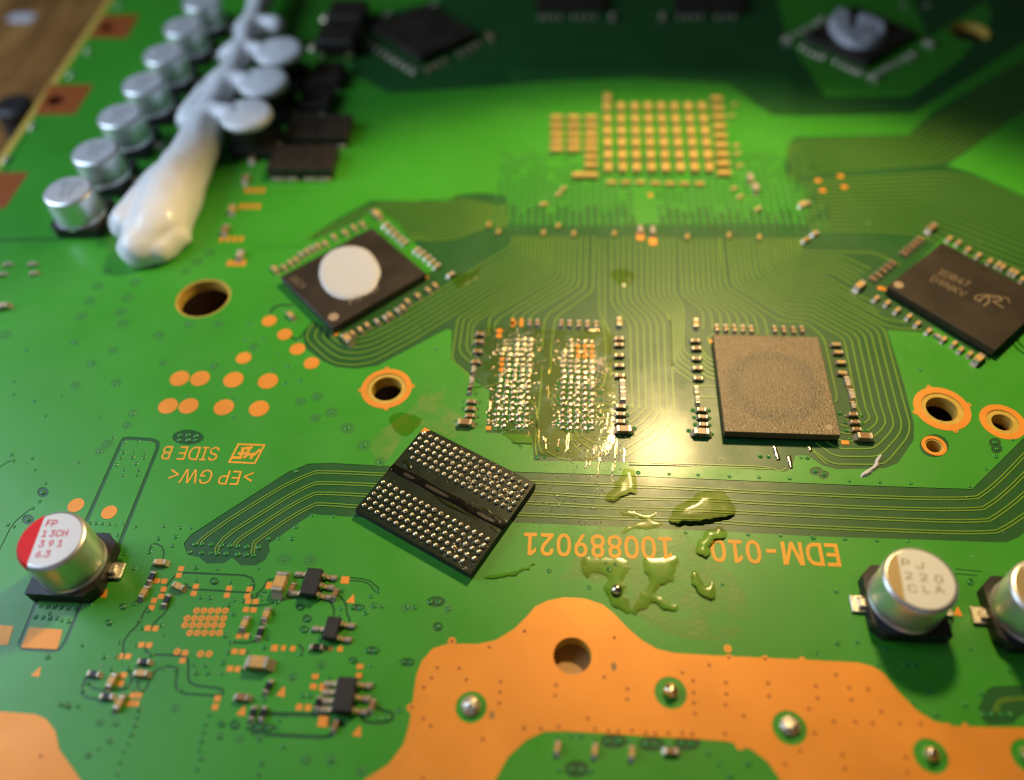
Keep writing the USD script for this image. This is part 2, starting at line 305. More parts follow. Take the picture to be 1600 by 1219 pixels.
# far side, mirrored pattern
add_moat('full', [(520, 60), (557, 118), (608, 146), (760, 137), (850, 128), (1000, 122), (1140, 132), (1175, 160), (1206, 180), (1260, 182), (1425, 178), (1470, 150), (1600, 66), (1660, 20), (1640, -60), (1520, -60), (1550, 30), (1500, 95), (1420, 152), (1290, 152), (1270, 120), (1230, 60), (1200, -60), (700, -60), (690, 0), (600, 20)], .3)
add_moat('full', [(1450, 60), (1560, -10), (1660, 20), (1660, -60), (1400, -60)])
# narrow moats (grooves) and islands
GROOVE = [('S1', [(480, 765), (680, 312), (695, 302), (862, 312), (884, 338), (640, 950)], 0.42), ('S5', [(210, 215), (100, 490), (315, 505), (352, 478), (462, 222)], 0.34),
          ('S5', [(905, 185), (945, 110), (1000, 68), (1385, 85), (1416, 122), (1405, 182), (1060, 160), (1030, 130)], 0.2), ('S5', [(845, 250), (805, 270), (775, 360), (700, 415), (678, 500), (700, 540)], 0.2),
          ('S5', [(935, 250), (925, 290), (860, 340), (845, 380)], 0.2), ('S5', [(808, 480), (815, 520), (870, 525), (1030, 530), (1055, 570), (1040, 650), (1065, 695), (1240, 712), (1240, 740), (1215, 770)], 0.22),
          ('S5', [(835, 645), (890, 590), (980, 590), (992, 615), (970, 680), (995, 740), (1200, 752)], 0.22), ('S5', [(480, 650), (450, 720), (470, 765), (560, 772)], 0.22), ('S5', [(500, 690), (530, 720), (690, 722), (735, 690), (720, 600)], 0.2),
          ('S5', [(770, 680), (765, 720), (800, 745), (840, 650)], 0.2), ('S5', [(1280, 455), (1400, 462), (1440, 430)], 0.22), ('S5', [(1400, 190), (1400, 225), (1450, 180), (1480, 178)], 0.2), ('S5', [(1388, 250), (1400, 255), (1480, 248), (1600, 215)], 0.2),
          ('S5', [(1500, 852), (1600, 858)], 0.36), ('S6', [(60, 852), (200, 855), (330, 860), (400, 860)], 0.36), ('S6', [(-20, 960), (100, 970), (400, 985), (440, 955), (445, 930)], 0.34), ('S6', [(0, 190), (50, 150), (60, 110), (100, 105)], 0.2),
          ('S6', [(130, 210), (260, 212)], 0.2), ('S6', [(520, 95), (630, 108), (660, 140), (690, 160), (680, 190), (640, 150), (620, 120), (520, 112)], 0.14), ('S6', [(410, 230), (435, 260), (432, 310)], 0.2), ('S6', [(450, 185), (505, 240), (500, 290), (525, 330), (515, 355)], 0.2),
          ('S6', [(590, 880), (630, 905), (740, 900), (770, 870), (745, 840), (700, 838), (650, 800)], 0.3), ('S6', [(240, 470), (270, 500), (250, 525)], 0.2), ('S6', [(545, 555), (575, 585)], 0.2), ('S6', [(590, 640), (585, 660), (545, 655)], 0.2),
          ('S1', [(830, 935), (840, 890), (890, 890), (915, 930), (905, 970)], 0.16), ('S1', [(0, 465), (50, 430), (85, 425)], 0.14), ('S1', [(0, 920), (70, 780), (110, 745), (180, 690)], 0.14), ('S1', [(640, 985), (680, 985), (670, 1060), (640, 1085), (540, 1110)], 0.4),
          ('S8', [(1220, 50), (1360, 62)], 0.12), ('S8', [(1220, 75), (1340, 85)], 0.12), ('C2', [(735, 520), (755, 620), (690, 670)], 0.3), ('R5', [(0, 268), (330, 262)], 0.4), ('R6', [(0, 308), (260, 300)], 0.12), ('R1', [(0, 1010), (560, 0)], 0.25),
          ('R6', [(80, 670), (110, 630), (200, 632)], 0.4), ('R6', [(180, 800), (240, 830), (250, 800)], 0.3), ('R7', [(800, 830), (1600, 800)], 0.01)]
for crop, pts, w in GROOVE[:-1]:
    moat.append(LineString(smooth_line(K(crop, pts), 0.5, 1)).buffer(w / 2))
ISLAND = [('S1', 1045, 298, 88, 42), ('S6', 1000, 230, 52, 30), ('S6', 565, 262, 40, 20), ('S6', 645, 502, 42, 24), ('S6', 840, 566, 42, 24), ('S4', 445, 487, 38, 24), ('S4', 487, 507, 30, 24), ('S4', 1437, 328, 34, 26), ('S4', 1447, 362, 32, 26),
          ('S1', 240, 603, 32, 28), ('S1', 158, 755, 34, 28), ('S5', 683, 258, 22, 20), ('S5', 606, 348, 22, 20), ('S5', 1190, 118, 24, 22), ('S5', 1305, 915, 30, 28), ('S5', 1232, 910, 22, 20), ('S5', 378, 808, 24, 20), ('S6', 285, 325, 26, 24), ('S6', 270, 385, 26, 22), ('S6', 540, 555, 24, 20),
          ('S6', 248, 262, 24, 20), ('S6', 1010, 370, 28, 26), ('S7', 565, 1005, 75, 42), ('S7', 775, 1022, 75, 42), ('S7', 972, 1018, 75, 42), ('S7', 360, 1160, 70, 48), ('S8', 1300, 122, 20, 20), ('S6', 30, 930, 90, 24), ('S4', 1100, 345, 82, 64)]
for crop, x, y, rx, ry in ISLAND:
    a = [K1(crop, x + rx * math.cos(t), y + ry * math.sin(t)) for t in np.linspace(0, 2 * np.pi, 17)[:-1]]
    moat.append(Polygon(a).buffer(0))
# dark lens around the front pair of buses at lower right and the pad fields
add_moat('S8', [(1345, 820), (1390, 720), (1430, 700), (1640, 695), (1640, 830), (1560, 880), (1540, 910), (1400, 915), (1365, 880)], .2)
add_moat('S1', [(1150, 1000), (1110, 965), (1240, 990)])
for x_ in np.arange(-33, 12, 1.0):                               # comb of slots where the traces enter the via field
    if abs(x_ + 13) > 1.2: moat.append(sbox(x_ + .28, 26.0, x_ + .72, 29.5 + 2.2 * abs(math.sin(x_ * 2.3))))
moat_u = unary_union([g for g in moat if not g.is_empty])
green_wells = [('S6', 1195, 815, 87), ('S7', 880, 735, 90), ('S7', 1540, 930, 95), ('S8', 1080, 1085, 95), ('S8', 1622, 1085, 95)]

pour = rect.difference(strip).difference(moat_u).difference(unary_union([ring_poly(h[0], h[3]) for h in HOLES.values()]))
pour = pour.simplify(0.01)
obj('copper_pour', ext(pour, 0.0, 0.05), 'pour', board, label='brighter green mask over the broad copper areas')

# bare copper areas
GOLD = [(555, 1300), (569, 1219), (608, 1194), (631, 1163), (639, 1135), (645, 1095.5), (650.5, 1056), (659, 1033.6), (676, 1014), (698, 1007), (722, 1006.5), (746, 1007), (774, 1001), (802.5, 984), (825, 962), (836.6, 948), (856, 939), (881.6, 934), (912.6, 935.7), (941, 945), (960, 960), (980, 981.5), (1002.6, 1001), (1025, 1014), (1053, 1021), (1120, 1025), (1250, 1031), (1341, 1036), (1364, 1042), (1381, 1053), (1403, 1081), (1431, 1109.6), (1457, 1126.5), (1488, 1135), (1540, 1136.5), (1640, 1138), (1640, 1300)]
LENS = [(765, 1310), (774, 1219), (794, 1183), (822, 1157), (850.7, 1143.5), (884, 1143), (940, 1146), (997, 1150), (1081, 1154.6), (1138, 1159), (1174, 1171.5), (1199.6, 1191), (1219, 1219), (1245, 1310)]
gp = Polygon(K('full', GOLD)); lens = Polygon(K('full', LENS))
gp = gp.difference(lens).buffer(-.25).buffer(.5).buffer(-.25)
tabs = [('U', 438, 622, 33), ('S6', 862, 818, 24), ('S7', 1203, 541, 20), ('S7', 1405, 548, 20), ('S7', 1265, 1025, 28), ('S8', 160, 550, 20), ('S8', 367, 555, 20), ('S8', 1175, 918, 16), ('S8', 1270, 918, 16)]
def circ(crop, x, y, r):
    c, rr = hole_r(crop, x, y, r); return ring_poly(c, rr)
gp = unary_union([gp] + [circ(*t) for t in tabs])
wells = unary_union([circ(*g) for g in green_wells])
gp = gp.difference(wells).difference(ring_poly(HOLES['copper'][0], HOLES['copper'][3])).intersection(rect)
obj('bare_copper_area', ext(gp, 0.02, 0.075), 'gold', board, label='large wavy orange copper area along the front edge')
gl = Polygon(K('full', [(-60, 1108), (0, 1112), (56, 1116.6), (73, 1124), (87, 1143), (93, 1171.5), (107, 1191), (126.6, 1219), (150, 1300), (-60, 1300)])).intersection(rect)
obj('bare_copper_area', ext(gl, 0.02, 0.075), 'gold', board, label='orange copper corner at the lower left')
for q in ([(0, 360), (78, 365), (45, 470), (-40, 470), (-40, 360)], [(165, 372), (350, 385), (320, 495), (118, 485)]):
    obj('copper_pad', ext(Polygon(K('S5', q)).buffer(-.15).buffer(.3).buffer(-.15), 0.02, 0.075), 'gold', board, label='orange rectangular pad in front of the red-topped capacitor')
for q in ([(161, 24), (218, 24), (198, 60), (138, 60)], [(78, 133), (146, 133), (117, 179), (54, 180)], [(-12, 270), (45, 270), (8, 326), (-40, 330)]):
    g = Polygon(K('full', q)).difference(drill); obj('edge_pad', ext(g, 0.02, 0.075), 'rust', board, label='rust coloured copper pad at the left edge of the board')
ringc = W(1197 / 3.5533 + 800, 490 / 3.5533 + 876)[:2]
obj('ring_pad', ext(ring_poly(ringc, .34).difference(ring_poly(ringc, .10)), 0.02, 0.075), 'gold', board)

# gold rings round the holes, with their little tabs
for nm, (c, ro, ri, rm, rd) in HOLES.items():
    if ro:
        g = ring_poly(c, ro, 64)
        if nm in ('ring', 'right'):
            off = 8 if nm == 'ring' else 12
            for a in (0, 90, 180, 270):
                t = math.radians(a + off); q = np.array(c) + (ro * 1.02) * np.array([math.cos(t), math.sin(t)])
                g = g.union(ring_poly(q, .28)).difference(ring_poly(q + .03 * (q - c), .09))
        obj('hole_ring', ext(g.difference(ring_poly(c, ri, 64)), -0.02, 0.078), 'gold', board, label='gold ring round a mounting hole')
for nm_ in ('edge', 'edge_near'):
    obj('hole_wall', lathe([(1.62, .079), (1.47, .079), (1.47, -1.6)], 28).apply_translation((*HOLES[nm_][0], 0)), 'pit', board)
# round test pads
TP = [(421, 502, 11.5), (445, 523, 11.5), (465, 546, 12), (487, 568, 12), (381, 560, 12), (281, 592, 15), (313, 592, 15), (365, 594, 15.5), (419, 596, 15.5), (263, 635, 15), (295, 635, 15), (350, 637, 15.5), (405, 639, 15.5), (119, 790, 12.5), (171, 801, 12)]
for x, y, r in TP:
    obj('test_pad', ext(circ('full', x, y, r), 0.02, 0.078), 'gold', board)
# small square / rectangular pads of the empty footprints
PP = [('S5', 1000, 65, 'v'), ('S5', 893, 115, 'x'), ('S5', 903, 180, 'v'), ('S5', 1083, 165, 'v'), ('S5', 1267, 175, 'v'), ('S5', 1380, 180, 'v'), ('S5', 1400, 228, 'x'), ('S5', 1388, 275, 'x'), ('S5', 850, 243, 'v'), ('S5', 843, 378, 'x'), ('S5', 808, 470, 'x'), ('S5', 690, 533, 'x'), ('S5', 1022, 535, 'v'), ('S5', 1350, 420, 'x'), ('S5', 1325, 507, 'x'), ('S5', 1300, 603, 'x'), ('S5', 680, 660, 'v'), ('S5', 1203, 790, 'v'), ('S5', 732, 772, 'v'), ('S5', 765, 772, 'v')]
for crop, x, y, o in PP:
    c = K1(crop, x, y); d = (0.36, 0) if o == 'x' else (0, 0.36)
    for s in (-1, 1):
        obj('small_pad', ext(sbox(c[0] + s * d[0] - .22, c[1] + s * d[1] - .2, c[0] + s * d[0] + .22, c[1] + s * d[1] + .2).buffer(.06), 0.02, 0.075), 'gold', board)
SQ = [('S5', 1500, 140, .78, .7), ('S5', 1525, 487, .62, .6), ('S5', 1575, 487, .42, .55), ('S6', 495, 110, .8, .75), ('S6', 205, 490, .5, .5), ('S6', 468, 493, .5, .5), ('S6', 415, 490, .4, .4), ('S6', 578, 590, .6, .46), ('S6', 572, 640, .55, .46), ('S6', 330, 645, .6, .46), ('S6', 320, 700, .6, .5), ('S6', 375, 705, .7, .7),
      ('S6', 240, 815, .55, .55), ('S6', 290, 818, .55, .55), ('S6', 375, 895, .95, .9), ('G', 322, 962, .55, .5), ('B', 525, 1015, .5, .45), ('B', 1228, 570, .5, .5), ('D', 272, 590, .7, .55), ('D', 312, 600, .6, .5), ('A', 1385, 1075, .8, .5), ('A', 275, 235, .5, .5), ('R7', 768, 20, .5, .8),
      ('R4', 455, 1005, .8, .7), ('R4', 580, 980, .8, .7), ('R4', 480, 1060, .8, .7), ('R4', 600, 1040, .8, .7), ('G', 515, 125, .4, 1.3), ('G', 583, 125, .4, 1.3), ('P', 770, 800, .9, 1.4), ('P', 832, 825, .9, 1.4)]
for crop, x, y, sx, sy in SQ:
    c = K1(crop, x, y); obj('square_pad', ext(sbox(c[0] - sx / 2 + .08, c[1] - sy / 2 + .08, c[0] + sx / 2 - .08, c[1] + sy / 2 - .08).buffer(.08), 0.02, 0.075), 'gold', board)
for crop, x, y in (('G', 410, 190), ('G', 405, 230), ('R7', 10, 730), ('R3', 185, 1135), ('R3', 262, 1080)):
    c = K1(crop, x, y); obj('round_pad', ext(ring_poly(c, .34), 0.02, 0.075), 'gold', board)
for crop, x, y in (('S5', 580, 185), ('S5', 208, 620), ('S5', 1565, 730), ('S5', 1345, 835), ('S6', 530, 215), ('S6', 565, 950), ('S8', 1228, 285)):
    c = K1(crop, x, y); obj('triangle_mark', ext(Polygon([(c[0] - .35, c[1] - .3), (c[0] + .3, c[1] - .38), (c[0] + .12, c[1] + .42)]).buffer(.06), 0.02, 0.075), 'gold', board)
TV = [(x, 280) for x in (1093, 1133, 1173, 1213, 1253)] + [(x, 322) for x in (1040, 1080, 1120, 1160, 1200, 1243)] + [(x, 360) for x in (1028, 1070, 1110, 1150, 1190, 1233)] + [(x, 403) for x in (1055, 1097, 1137, 1180, 1220)] + [(985, 508), (1115, 520), (1162, 520)]
for x, y in TV:
    c = K1('S5', x, y); obj('ringed_pad', ext(ring_poly(c, .32, 20).difference(ring_poly(c, .09, 12)), 0.02, 0.08), 'gold', board)

# ------------------------------------------------------------------ traces
def trace(pts, w=0.145, z=0.05, sm=1.2, name='trace'):
    g = LineString(smooth_line(pts, sm)).buffer(w / 2, cap_style='flat', join_style='round', quad_segs=2).intersection(rect)
    if not g.is_empty: obj(name, ext(g, 0.0, z), 'trace', board)
def resample(p, n):
    p = np.array(p); s = np.r_[0, np.cumsum(np.linalg.norm(np.diff(p, axis=0), axis=1))]; t = np.linspace(0, s[-1], n)
    return np.c_[np.interp(t, s, p[:, 0]), np.interp(t, s, p[:, 1])]
def bundle(n, first, last, w=0.145, sm=1.2, skip=()):
    a = np.array([q for c, pts in first for q in K(c, pts)]); b = np.array([q for c, pts in last for q in K(c, pts)])
    assert len(a) == len(b), (len(a), len(b))
    for i in range(n):
        if i in skip: continue
        t = i / max(1, n - 1); trace(a * (1 - t) + b * t, w, sm=sm)
# the four differential pairs of the bus
PAIR = [[('S1', [(1108, 885), (1112, 862)]), ('S2', [(0, 655), (290, 492), (390, 488), (700, 503)]), ('S3', [(140, 547), (500, 562), (1000, 580)]), ('S4', [(0, 596), (800, 630), (1290, 642), (1385, 618), (1700, 290)])],
        [('S1', [(1203, 940), (1210, 868)]), ('S2', [(0, 738), (285, 556), (385, 548), (650, 562)]), ('S3', [(140, 607), (600, 635), (1100, 642)]), ('S4', [(0, 655), (800, 692), (1320, 702), (1420, 680), (1700, 400)])],
        [('S1', [(1303, 900), (1310, 872)]), ('S2', [(0, 803), (285, 614), (380, 605), (600, 620)]), ('S3', [(130, 662), (600, 690), (1100, 702)]), ('S4', [(0, 713), (800, 750), (1350, 768), (1450, 745), (1700, 520)])],
        [('S1', [(1402, 945), (1410, 888)]), ('S2', [(0, 872), (295, 672), (375, 666), (540, 682)]), ('S3', [(50, 726), (600, 747), (1100, 758)]), ('S4', [(0, 775), (800, 812), (1390, 832), (1500, 808), (1700, 650)])]]
for pr in PAIR:
    q = np.array([x for c, pts in pr for x in K(c, pts)])
    line = LineString(smooth_line(q, 2.5))
    for s in (-1, 1):
        o = line.offset_curve(s * 0.15)
        obj('trace', ext(o.buffer(0.06, cap_style='flat', quad_segs=2).intersection(rect), 0.0, 0.05), 'trace', board)
# upper bundle towards the far edge of the dotted chip
bundle(13, [('R6', [(1420, 85), (1290, 70), (1120, 35), (640, 75), (290, 262)])], [('R6', [(1390, 190), (1260, 195), (1120, 262), (960, 272), (850, 255)])])
for pts in ([('R7', [(485, 262), (485, 700), (545, 772), (545, 960)])], [('R7', [(515, 262), (515, 690)]), ('G', [(1250, 150), (1290, 190), (1290, 560)])], [('G', [(1210, 110), (1250, 200), (1250, 620), (1190, 660)])],
            [('G', [(745, 460), (735, 700), (700, 960), (690, 1170), (720, 1190)])], [('G', [(650, 740), (712, 800), (700, 900), (715, 1110), (760, 1170)])], [('G', [(985, 960), (970, 1000), (985, 1090), (1060, 1150)])], [('G', [(1010, 980), (1030, 1050), (1110, 1115), (1130, 1120)])], [('G', [(1045, 970), (1060, 1020), (1140, 1080), (1240, 1085)])],
            [('G', [(780, 1140), (870, 1205), (990, 1210)])], [('G', [(150, 640), (330, 635), (400, 600)])], [('G', [(1100, 765), (1330, 770)])], [('G', [(1130, 825), (1320, 825)])], [('G', [(1120, 885), (1300, 880)])], [('G', [(1200, 1040), (1290, 1040)])],
            [('S3', [(650, 435), (1000, 445), (1440, 460), (1470, 485), (1510, 480), (1520, 465)])], [('S3', [(650, 452), (1000, 458), (1430, 472)])], [('S3', [(0, 330), (120, 335)])],
            [('A', [(115, 605), (325, 605)])], [('A', [(115, 700), (330, 698)])], [('A', [(800, 1100), (815, 1219)])], [('S4', [(400, 350), (480, 425), (500, 445)])],
            [('R7', [(1130, 790), (1085, 800), (1085, 830), (1110, 862)])]):
    trace([q for c, p_ in pts for q in K(c, p_)], 0.14)
# wavy little length-matching trace
trace([K1('G', 825 + 14 * math.sin(i * 1.1), 640 + i * 9) for i in range(20)], 0.09, sm=0.3)
# left fan: out of the processor area, down, then slanting to the left
def V(crop, pts): return [('%s' % crop, pts)]
LC = [(895, 360), (858, 348), (828, 335), (800, 325), (775, 312), (750, 300), (725, 286), (700, 273), (680, 260), (660, 249), (640, 237), (620, 225), (600, 213), (580, 201), (560, 188), (540, 174), (520, 158), (500, 140)]
LE = [[(712, 490), (690, 640), (688, 760)], [(668, 480), (655, 520), (645, 640)], [(592, 478), (588, 497)], [(548, 478), (546, 492)], [(503, 476), (500, 497)], [(442, 488), (416, 518), (412, 552)], [(396, 484), (388, 502), (385, 578)], [(358, 488), (322, 512), (305, 540), (306, 622)], [(318, 491), (290, 508), (275, 640), (312, 682)], [(282, 489), (262, 500), (240, 655), (310, 720)], [(250, 485), (236, 492), (206, 695), (300, 778)]]
lo_out = K('R6', [(853, 838), (650, 945), (540, 965), (430, 950), (370, 905), (287, 830), (280, 785), (330, 720)]); lo_in = K('R6', [(853, 648), (700, 730), (640, 765), (600, 780), (575, 790), (560, 792), (550, 790), (545, 786)])
for k, (x, y) in enumerate(LC):
    p_ = K('V2', [(x + 6, 92), (x, y)])
    if k < len(LE): p_ += K('V2', LE[k])
    else:
        t = (k - len(LE)) / (len(LC) - 1 - len(LE)); p_ += [np.array(a) * (1 - t) + np.array(b) * t for a, b in zip(lo_out, lo_in)]
    trace(p_, .15, sm=.5)
# straight middle traces, curving left at the bottom
bundle(7, V('V2', [(985, 95), (985, 430), (1075, 512), (1086, 952)]) + [('S3', [(675, 90), (660, 120), (640, 140)])], V('V2', [(1160, 95), (1160, 385), (1272, 492), (1290, 952)]) + [('S3', [(898, 180), (820, 290), (625, 405)])], w=.15, sm=.7)
bundle(5, V('V1', [(-62, 100), (-62, 385), (20, 470), (30, 735), (140, 808)]), V('V1', [(40, 100), (42, 374), (88, 432), (85, 655), (135, 690)]), w=.15, sm=.5)
bundle(5, [('A', [(195, 290), (205, 330), (270, 395), (310, 390)])], [('A', [(185, 480), (200, 500), (270, 545), (315, 545)])], w=.2)
bundle(8, V('V1', [(70, 105), (80, 378), (180, 455), (185, 520), (182, 545)]), V('V1', [(255, 105), (265, 342), (468, 480), (484, 503), (497, 575)]), w=.15, sm=.4)
# right fan: down, slanting right, level, slanting again
R1 = [(295, 337), (330, 333), (352, 325), (375, 315), (398, 304), (420, 295), (445, 283), (470, 272), (492, 262), (512, 252), (535, 241), (555, 230), (575, 220), (595, 208), (612, 197), (628, 186), (645, 175), (660, 163)]
R2 = [(560, 508), (595, 490), (600, 470), (605, 450), (610, 430), (615, 408), (620, 388), (625, 368), (630, 348), (632, 328), (635, 306), (640, 286), (646, 268), (652, 248), (658, 228), (664, 208), (670, 188), (676, 168)]
R3 = [[(682, 510), (760, 574), (776, 602), (838, 884), (826, 900)]] + [[(690 + 8 * k, 490 - 20.8 * k)] for k in range(7)] + [[(745, 345), (1060, 520), (1120, 540), (1250, 548)], [(752, 325), (1075, 500), (1180, 514), (1216, 488)], [(760, 305), (1000, 440), (1040, 462)], [(770, 286), (980, 400), (1012, 412)], [(820, 269), (912, 326)], [(832, 250), (930, 306)], [(846, 231), (950, 290)], [(858, 212), (972, 272)], [(872, 192), (1000, 252)], [(900, 170), (1020, 172), (1150, 236)]]
ia = K('V1', [(870, 590), (938, 940)]) + K('S4', [(700, 170), (692, 186), (660, 192), (640, 195), (615, 198), (610, 200)]); ib = K('V1', [(1065, 540), (1172, 940)]) + K('S4', [(968, 235), (950, 300), (840, 432), (800, 448), (530, 446), (408, 352)])
for k, (c1, c2, rest) in enumerate(zip(R1, R2, R3)):
    p_ = K('V1', [(c1[0] - (c1[1] - 100) * .12, 100), c1, c2] + rest)
    if 1 <= k <= 7:
        t = (k - 1) / 6; p_ += [np.array(a) * (1 - t) + np.array(b) * t for a, b in zip(ia, ib)]
    trace(p_, .15, sm=.5)
bundle(9, [('R4', [(280, 840), (330, 785), (960, 765), (1590, 345), (1750, 240)])], [('R4', [(300, 1010), (400, 960), (1150, 905), (1595, 610), (1750, 500)])], w=.15)
bundle(14, [('R4', [(300, 1040), (420, 1000), (1180, 960), (1300, 985), (1620, 1120), (1760, 1180)])], [('R8', [(420, 218), (500, 214), (970, 226), (1060, 262), (1250, 330), (1600, 470)])], w=.15)
bundle(4, [('S8', [(1430, 840), (1440, 790), (1480, 760), (1650, 762)])], [('S8', [(1450, 845), (1456, 800), (1490, 774), (1650, 776)])], w=.1, skip=(1, 2))
bundle(2, [('R8', [(1530, 830), (1560, 880), (1620, 910)])], [('R8', [(1555, 815), (1580, 860), (1640, 890)])], w=.2)

# ------------------------------------------------------------------ vias
VIA = dict(S1=[(250, 180), (555, 190), (740, 165), (705, 230), (180, 415), (435, 435), (195, 478), (630, 300), (595, 335), (555, 375), (765, 320), (830, 325), (690, 325), (685, 380), (745, 380), (805, 385), (670, 410), (735, 410), (800, 410), (645, 450), (755, 445), (690, 480), (770, 480), (685, 510), (760, 510), (255, 555), (220, 655), (240, 603), (158, 755), (500, 775), (535, 775), (570, 778), (610, 780), (645, 785), (690, 780), (755, 795), (570, 835), (610, 838), (655, 840), (910, 790), (1000, 800), (1060, 800), (880, 860), (975, 850), (690, 945), (745, 1025), (1000, 285), (1045, 285), (1090, 290), (995, 312), (1045, 312), (1085, 312), (75, 428), (65, 395), (185, 692), (45, 785), (80, 795), (840, 900), (830, 935), (960, 900),
  (1083, 890), (1122, 890), (1172, 893), (1232, 897), (1276, 900), (1322, 902), (1372, 905), (1437, 908), (1055, 935), (1120, 938), (1170, 940), (1207, 942), (1255, 943), (1320, 947), (1367, 950), (1410, 952), (415, 10), (635, 5), (340, 70), (75, 60), (1275, 50), (1300, 90), (1045, 65), (190, 98), (1298, 192), (1490, 860), (1550, 858)],
 S2=[(340, 70), (248, 97), (420, 157), (330, 188), (508, 247), (598, 343), (690, 433), (222, 485), (315, 730), (430, 735), (222, 795), (128, 858), (200, 860), (160, 975), (300, 980), (60, 858), (12, 908)],
 R5=[(885, 795), (1215, 735), (1050, 735), (1385, 730), (910, 950), (630, 880), (510, 955), (415, 835), (645, 1065), (420, 1072), (75, 1058), (145, 885), (1190, 968), (1465, 815), (1365, 820), (1410, 865), (1545, 903), (1520, 985), (1275, 1115), (1300, 1155), (1585, 1065)],
 R6=[(180, 968), (122, 903), (250, 1050), (165, 1065), (235, 825), (1005, 875), (930, 760)],
 S3=[(700, 495), (872, 502), (1033, 508), (1207, 515), (1372, 520), (1540, 527), (1168, 1115), (965, 828), (1310, 838), (1490, 845), (428, 1132), (180, 405), (140, 408), (205, 1040)],
 S4=[(130, 522), (300, 527), (628, 540), (797, 548), (968, 553), (1297, 570), (1387, 473), (1440, 405), (70, 840), (250, 848), (428, 855), (603, 863), (780, 872), (953, 875), (1535, 313), (440, 485), (487, 503), (1437, 327), (1447, 362), (360, 412), (395, 412), (135, 402), (180, 405), (555, 1153)],
 S5=[(225, 255), (268, 258), (303, 258), (340, 262), (378, 265), (420, 268), (498, 243), (275, 295), (200, 315), (240, 318), (278, 322), (318, 322), (345, 335), (385, 338), (683, 258), (606, 348), (1190, 118), (745, 240), (825, 280), (770, 335), (790, 375), (895, 362), (910, 415), (757, 470), (665, 455), (460, 470), (580, 537), (655, 530), (620, 605), (840, 525), (270, 537), (1090, 40), (1210, 48), (1095, 112), (1283, 122), (1395, 132), (1435, 42), (1115, 205), (1165, 208), (1270, 250), (1300, 220), (1353, 225), (1297, 298), (1455, 215), (1525, 292), (1490, 430), (1393, 425), (1253, 418), (1280, 455), (1375, 510), (1270, 510), (1343, 607), (1470, 485), (1240, 568), (1140, 585), (1080, 580), (1092, 625), (1157, 625), (1232, 627), (910, 600), (970, 610), (715, 605), (745, 720), (660, 710), (700, 700), (785, 720), (490, 680), (465, 720), (1005, 720), (1215, 737), (975, 823), (340, 800), (378, 808), (435, 810), (775, 830), (765, 870), (752, 912), (735, 965), (715, 1015), (690, 1060), (672, 1120), (655, 1185), (560, 900), (645, 905), (612, 1002), (550, 1045), (495, 1080), (1165, 855), (1145, 908), (1135, 950), (1122, 1000), (1107, 1050), (1120, 1098), (1097, 1160), (1232, 910), (1305, 915), (1383, 925), (1440, 928), (1495, 932), (1545, 938), (1223, 977), (1335, 990), (1445, 988), (1455, 1125), (1440, 1188), (1555, 890), (1575, 1035), (1410, 775), (1470, 775)],
 S6=[(30, 190), (480, 168), (678, 173), (638, 200), (655, 252), (697, 255), (835, 262), (880, 263), (968, 230), (1013, 232), (1068, 270), (1010, 370), (535, 262), (580, 265), (470, 270), (465, 315), (285, 328), (270, 387), (315, 390), (610, 293), (65, 430), (120, 232), (250, 262), (105, 290), (50, 485), (250, 520), (620, 502), (663, 502), (815, 566), (858, 568), (540, 557), (640, 582), (365, 582), (410, 652), (205, 650), (260, 752), (303, 752), (660, 692), (650, 755), (795, 833), (680, 877), (727, 877), (352, 435), (20, 985), (130, 893), (15, 930), (70, 930), (120, 937), (145, 1035), (280, 1107), (418, 1112), (585, 1172), (20, 1125), (15, 1190)],
 S7=[(530, 1005), (595, 1005), (742, 1020), (795, 1022), (945, 1015), (1000, 1018), (330, 1165), (380, 1168), (265, 1165), (435, 1172), (330, 978), (380, 978), (255, 992), (460, 1002), (660, 1015), (873, 1030), (1090, 1075), (1150, 1133), (1310, 1130), (1210, 1200), (425, 150), (540, 50), (520, 15), (575, 22)],
 S8=[(557, 172), (450, 515), (562, 460), (673, 455), (785, 583), (835, 495), (945, 578), (988, 578), (1070, 730), (985, 795), (1110, 860), (1357, 740), (1270, 805), (1303, 492), (1515, 618), (1370, 858), (1420, 858), (1475, 858), (1525, 858), (1300, 125), (60, 1130)],
 R8=[(1020, 990), (490, 90), (740, 180)], R4=[(860, 10), (205, 400)], G=[(240, 585), (225, 695), (255, 757), (120, 810), (225, 930), (240, 810), (240, 870), (55, 912), (125, 750), (575, 1112), (705, 1190), (765, 1190), (870, 1130), (1420, 798), (1425, 860), (1420, 915), (1480, 965), (1210, 680), (1210, 735), (1210, 795), (1210, 850), (1210, 905), (400, 575), (390, 660), (390, 745), (380, 825), (320, 870), (372, 972), (440, 998), (510, 975), (655, 880), (875, 600), (870, 635), (875, 725), (880, 765), (875, 890), (870, 930)],
 A=[(120, 805), (130, 865), (140, 925), (85, 975), (250, 808), (255, 870), (258, 930), (280, 1005), (680, 1190), (745, 1192), (1010, 1200), (1075, 1205), (1395, 850), (1390, 908), (1400, 972), (1430, 1045), (1520, 850), (1525, 912), (1550, 975), (1340, 830)])
via_prof = [(0.0, 0.035), (0.055, 0.04), (0.10, 0.105), (0.16, 0.115), (0.22, 0.085), (0.27, 0.045)]
vm = lathe(via_prof, 9); placed_ = []; vV, vF = np.array(vm.vertices), np.array(vm.faces)
def scatter(v, f, places):
    """copies of a small shape at (x, y, z, scale)"""
    P = np.asarray(places, float); V = (v[None] * P[:, None, 3:4] + P[:, None, :3]).reshape(-1, 3)
    F = (f[None] + (np.arange(len(P)) * len(v))[:, None, None]).reshape(-1, 3); return V, F
vp = []
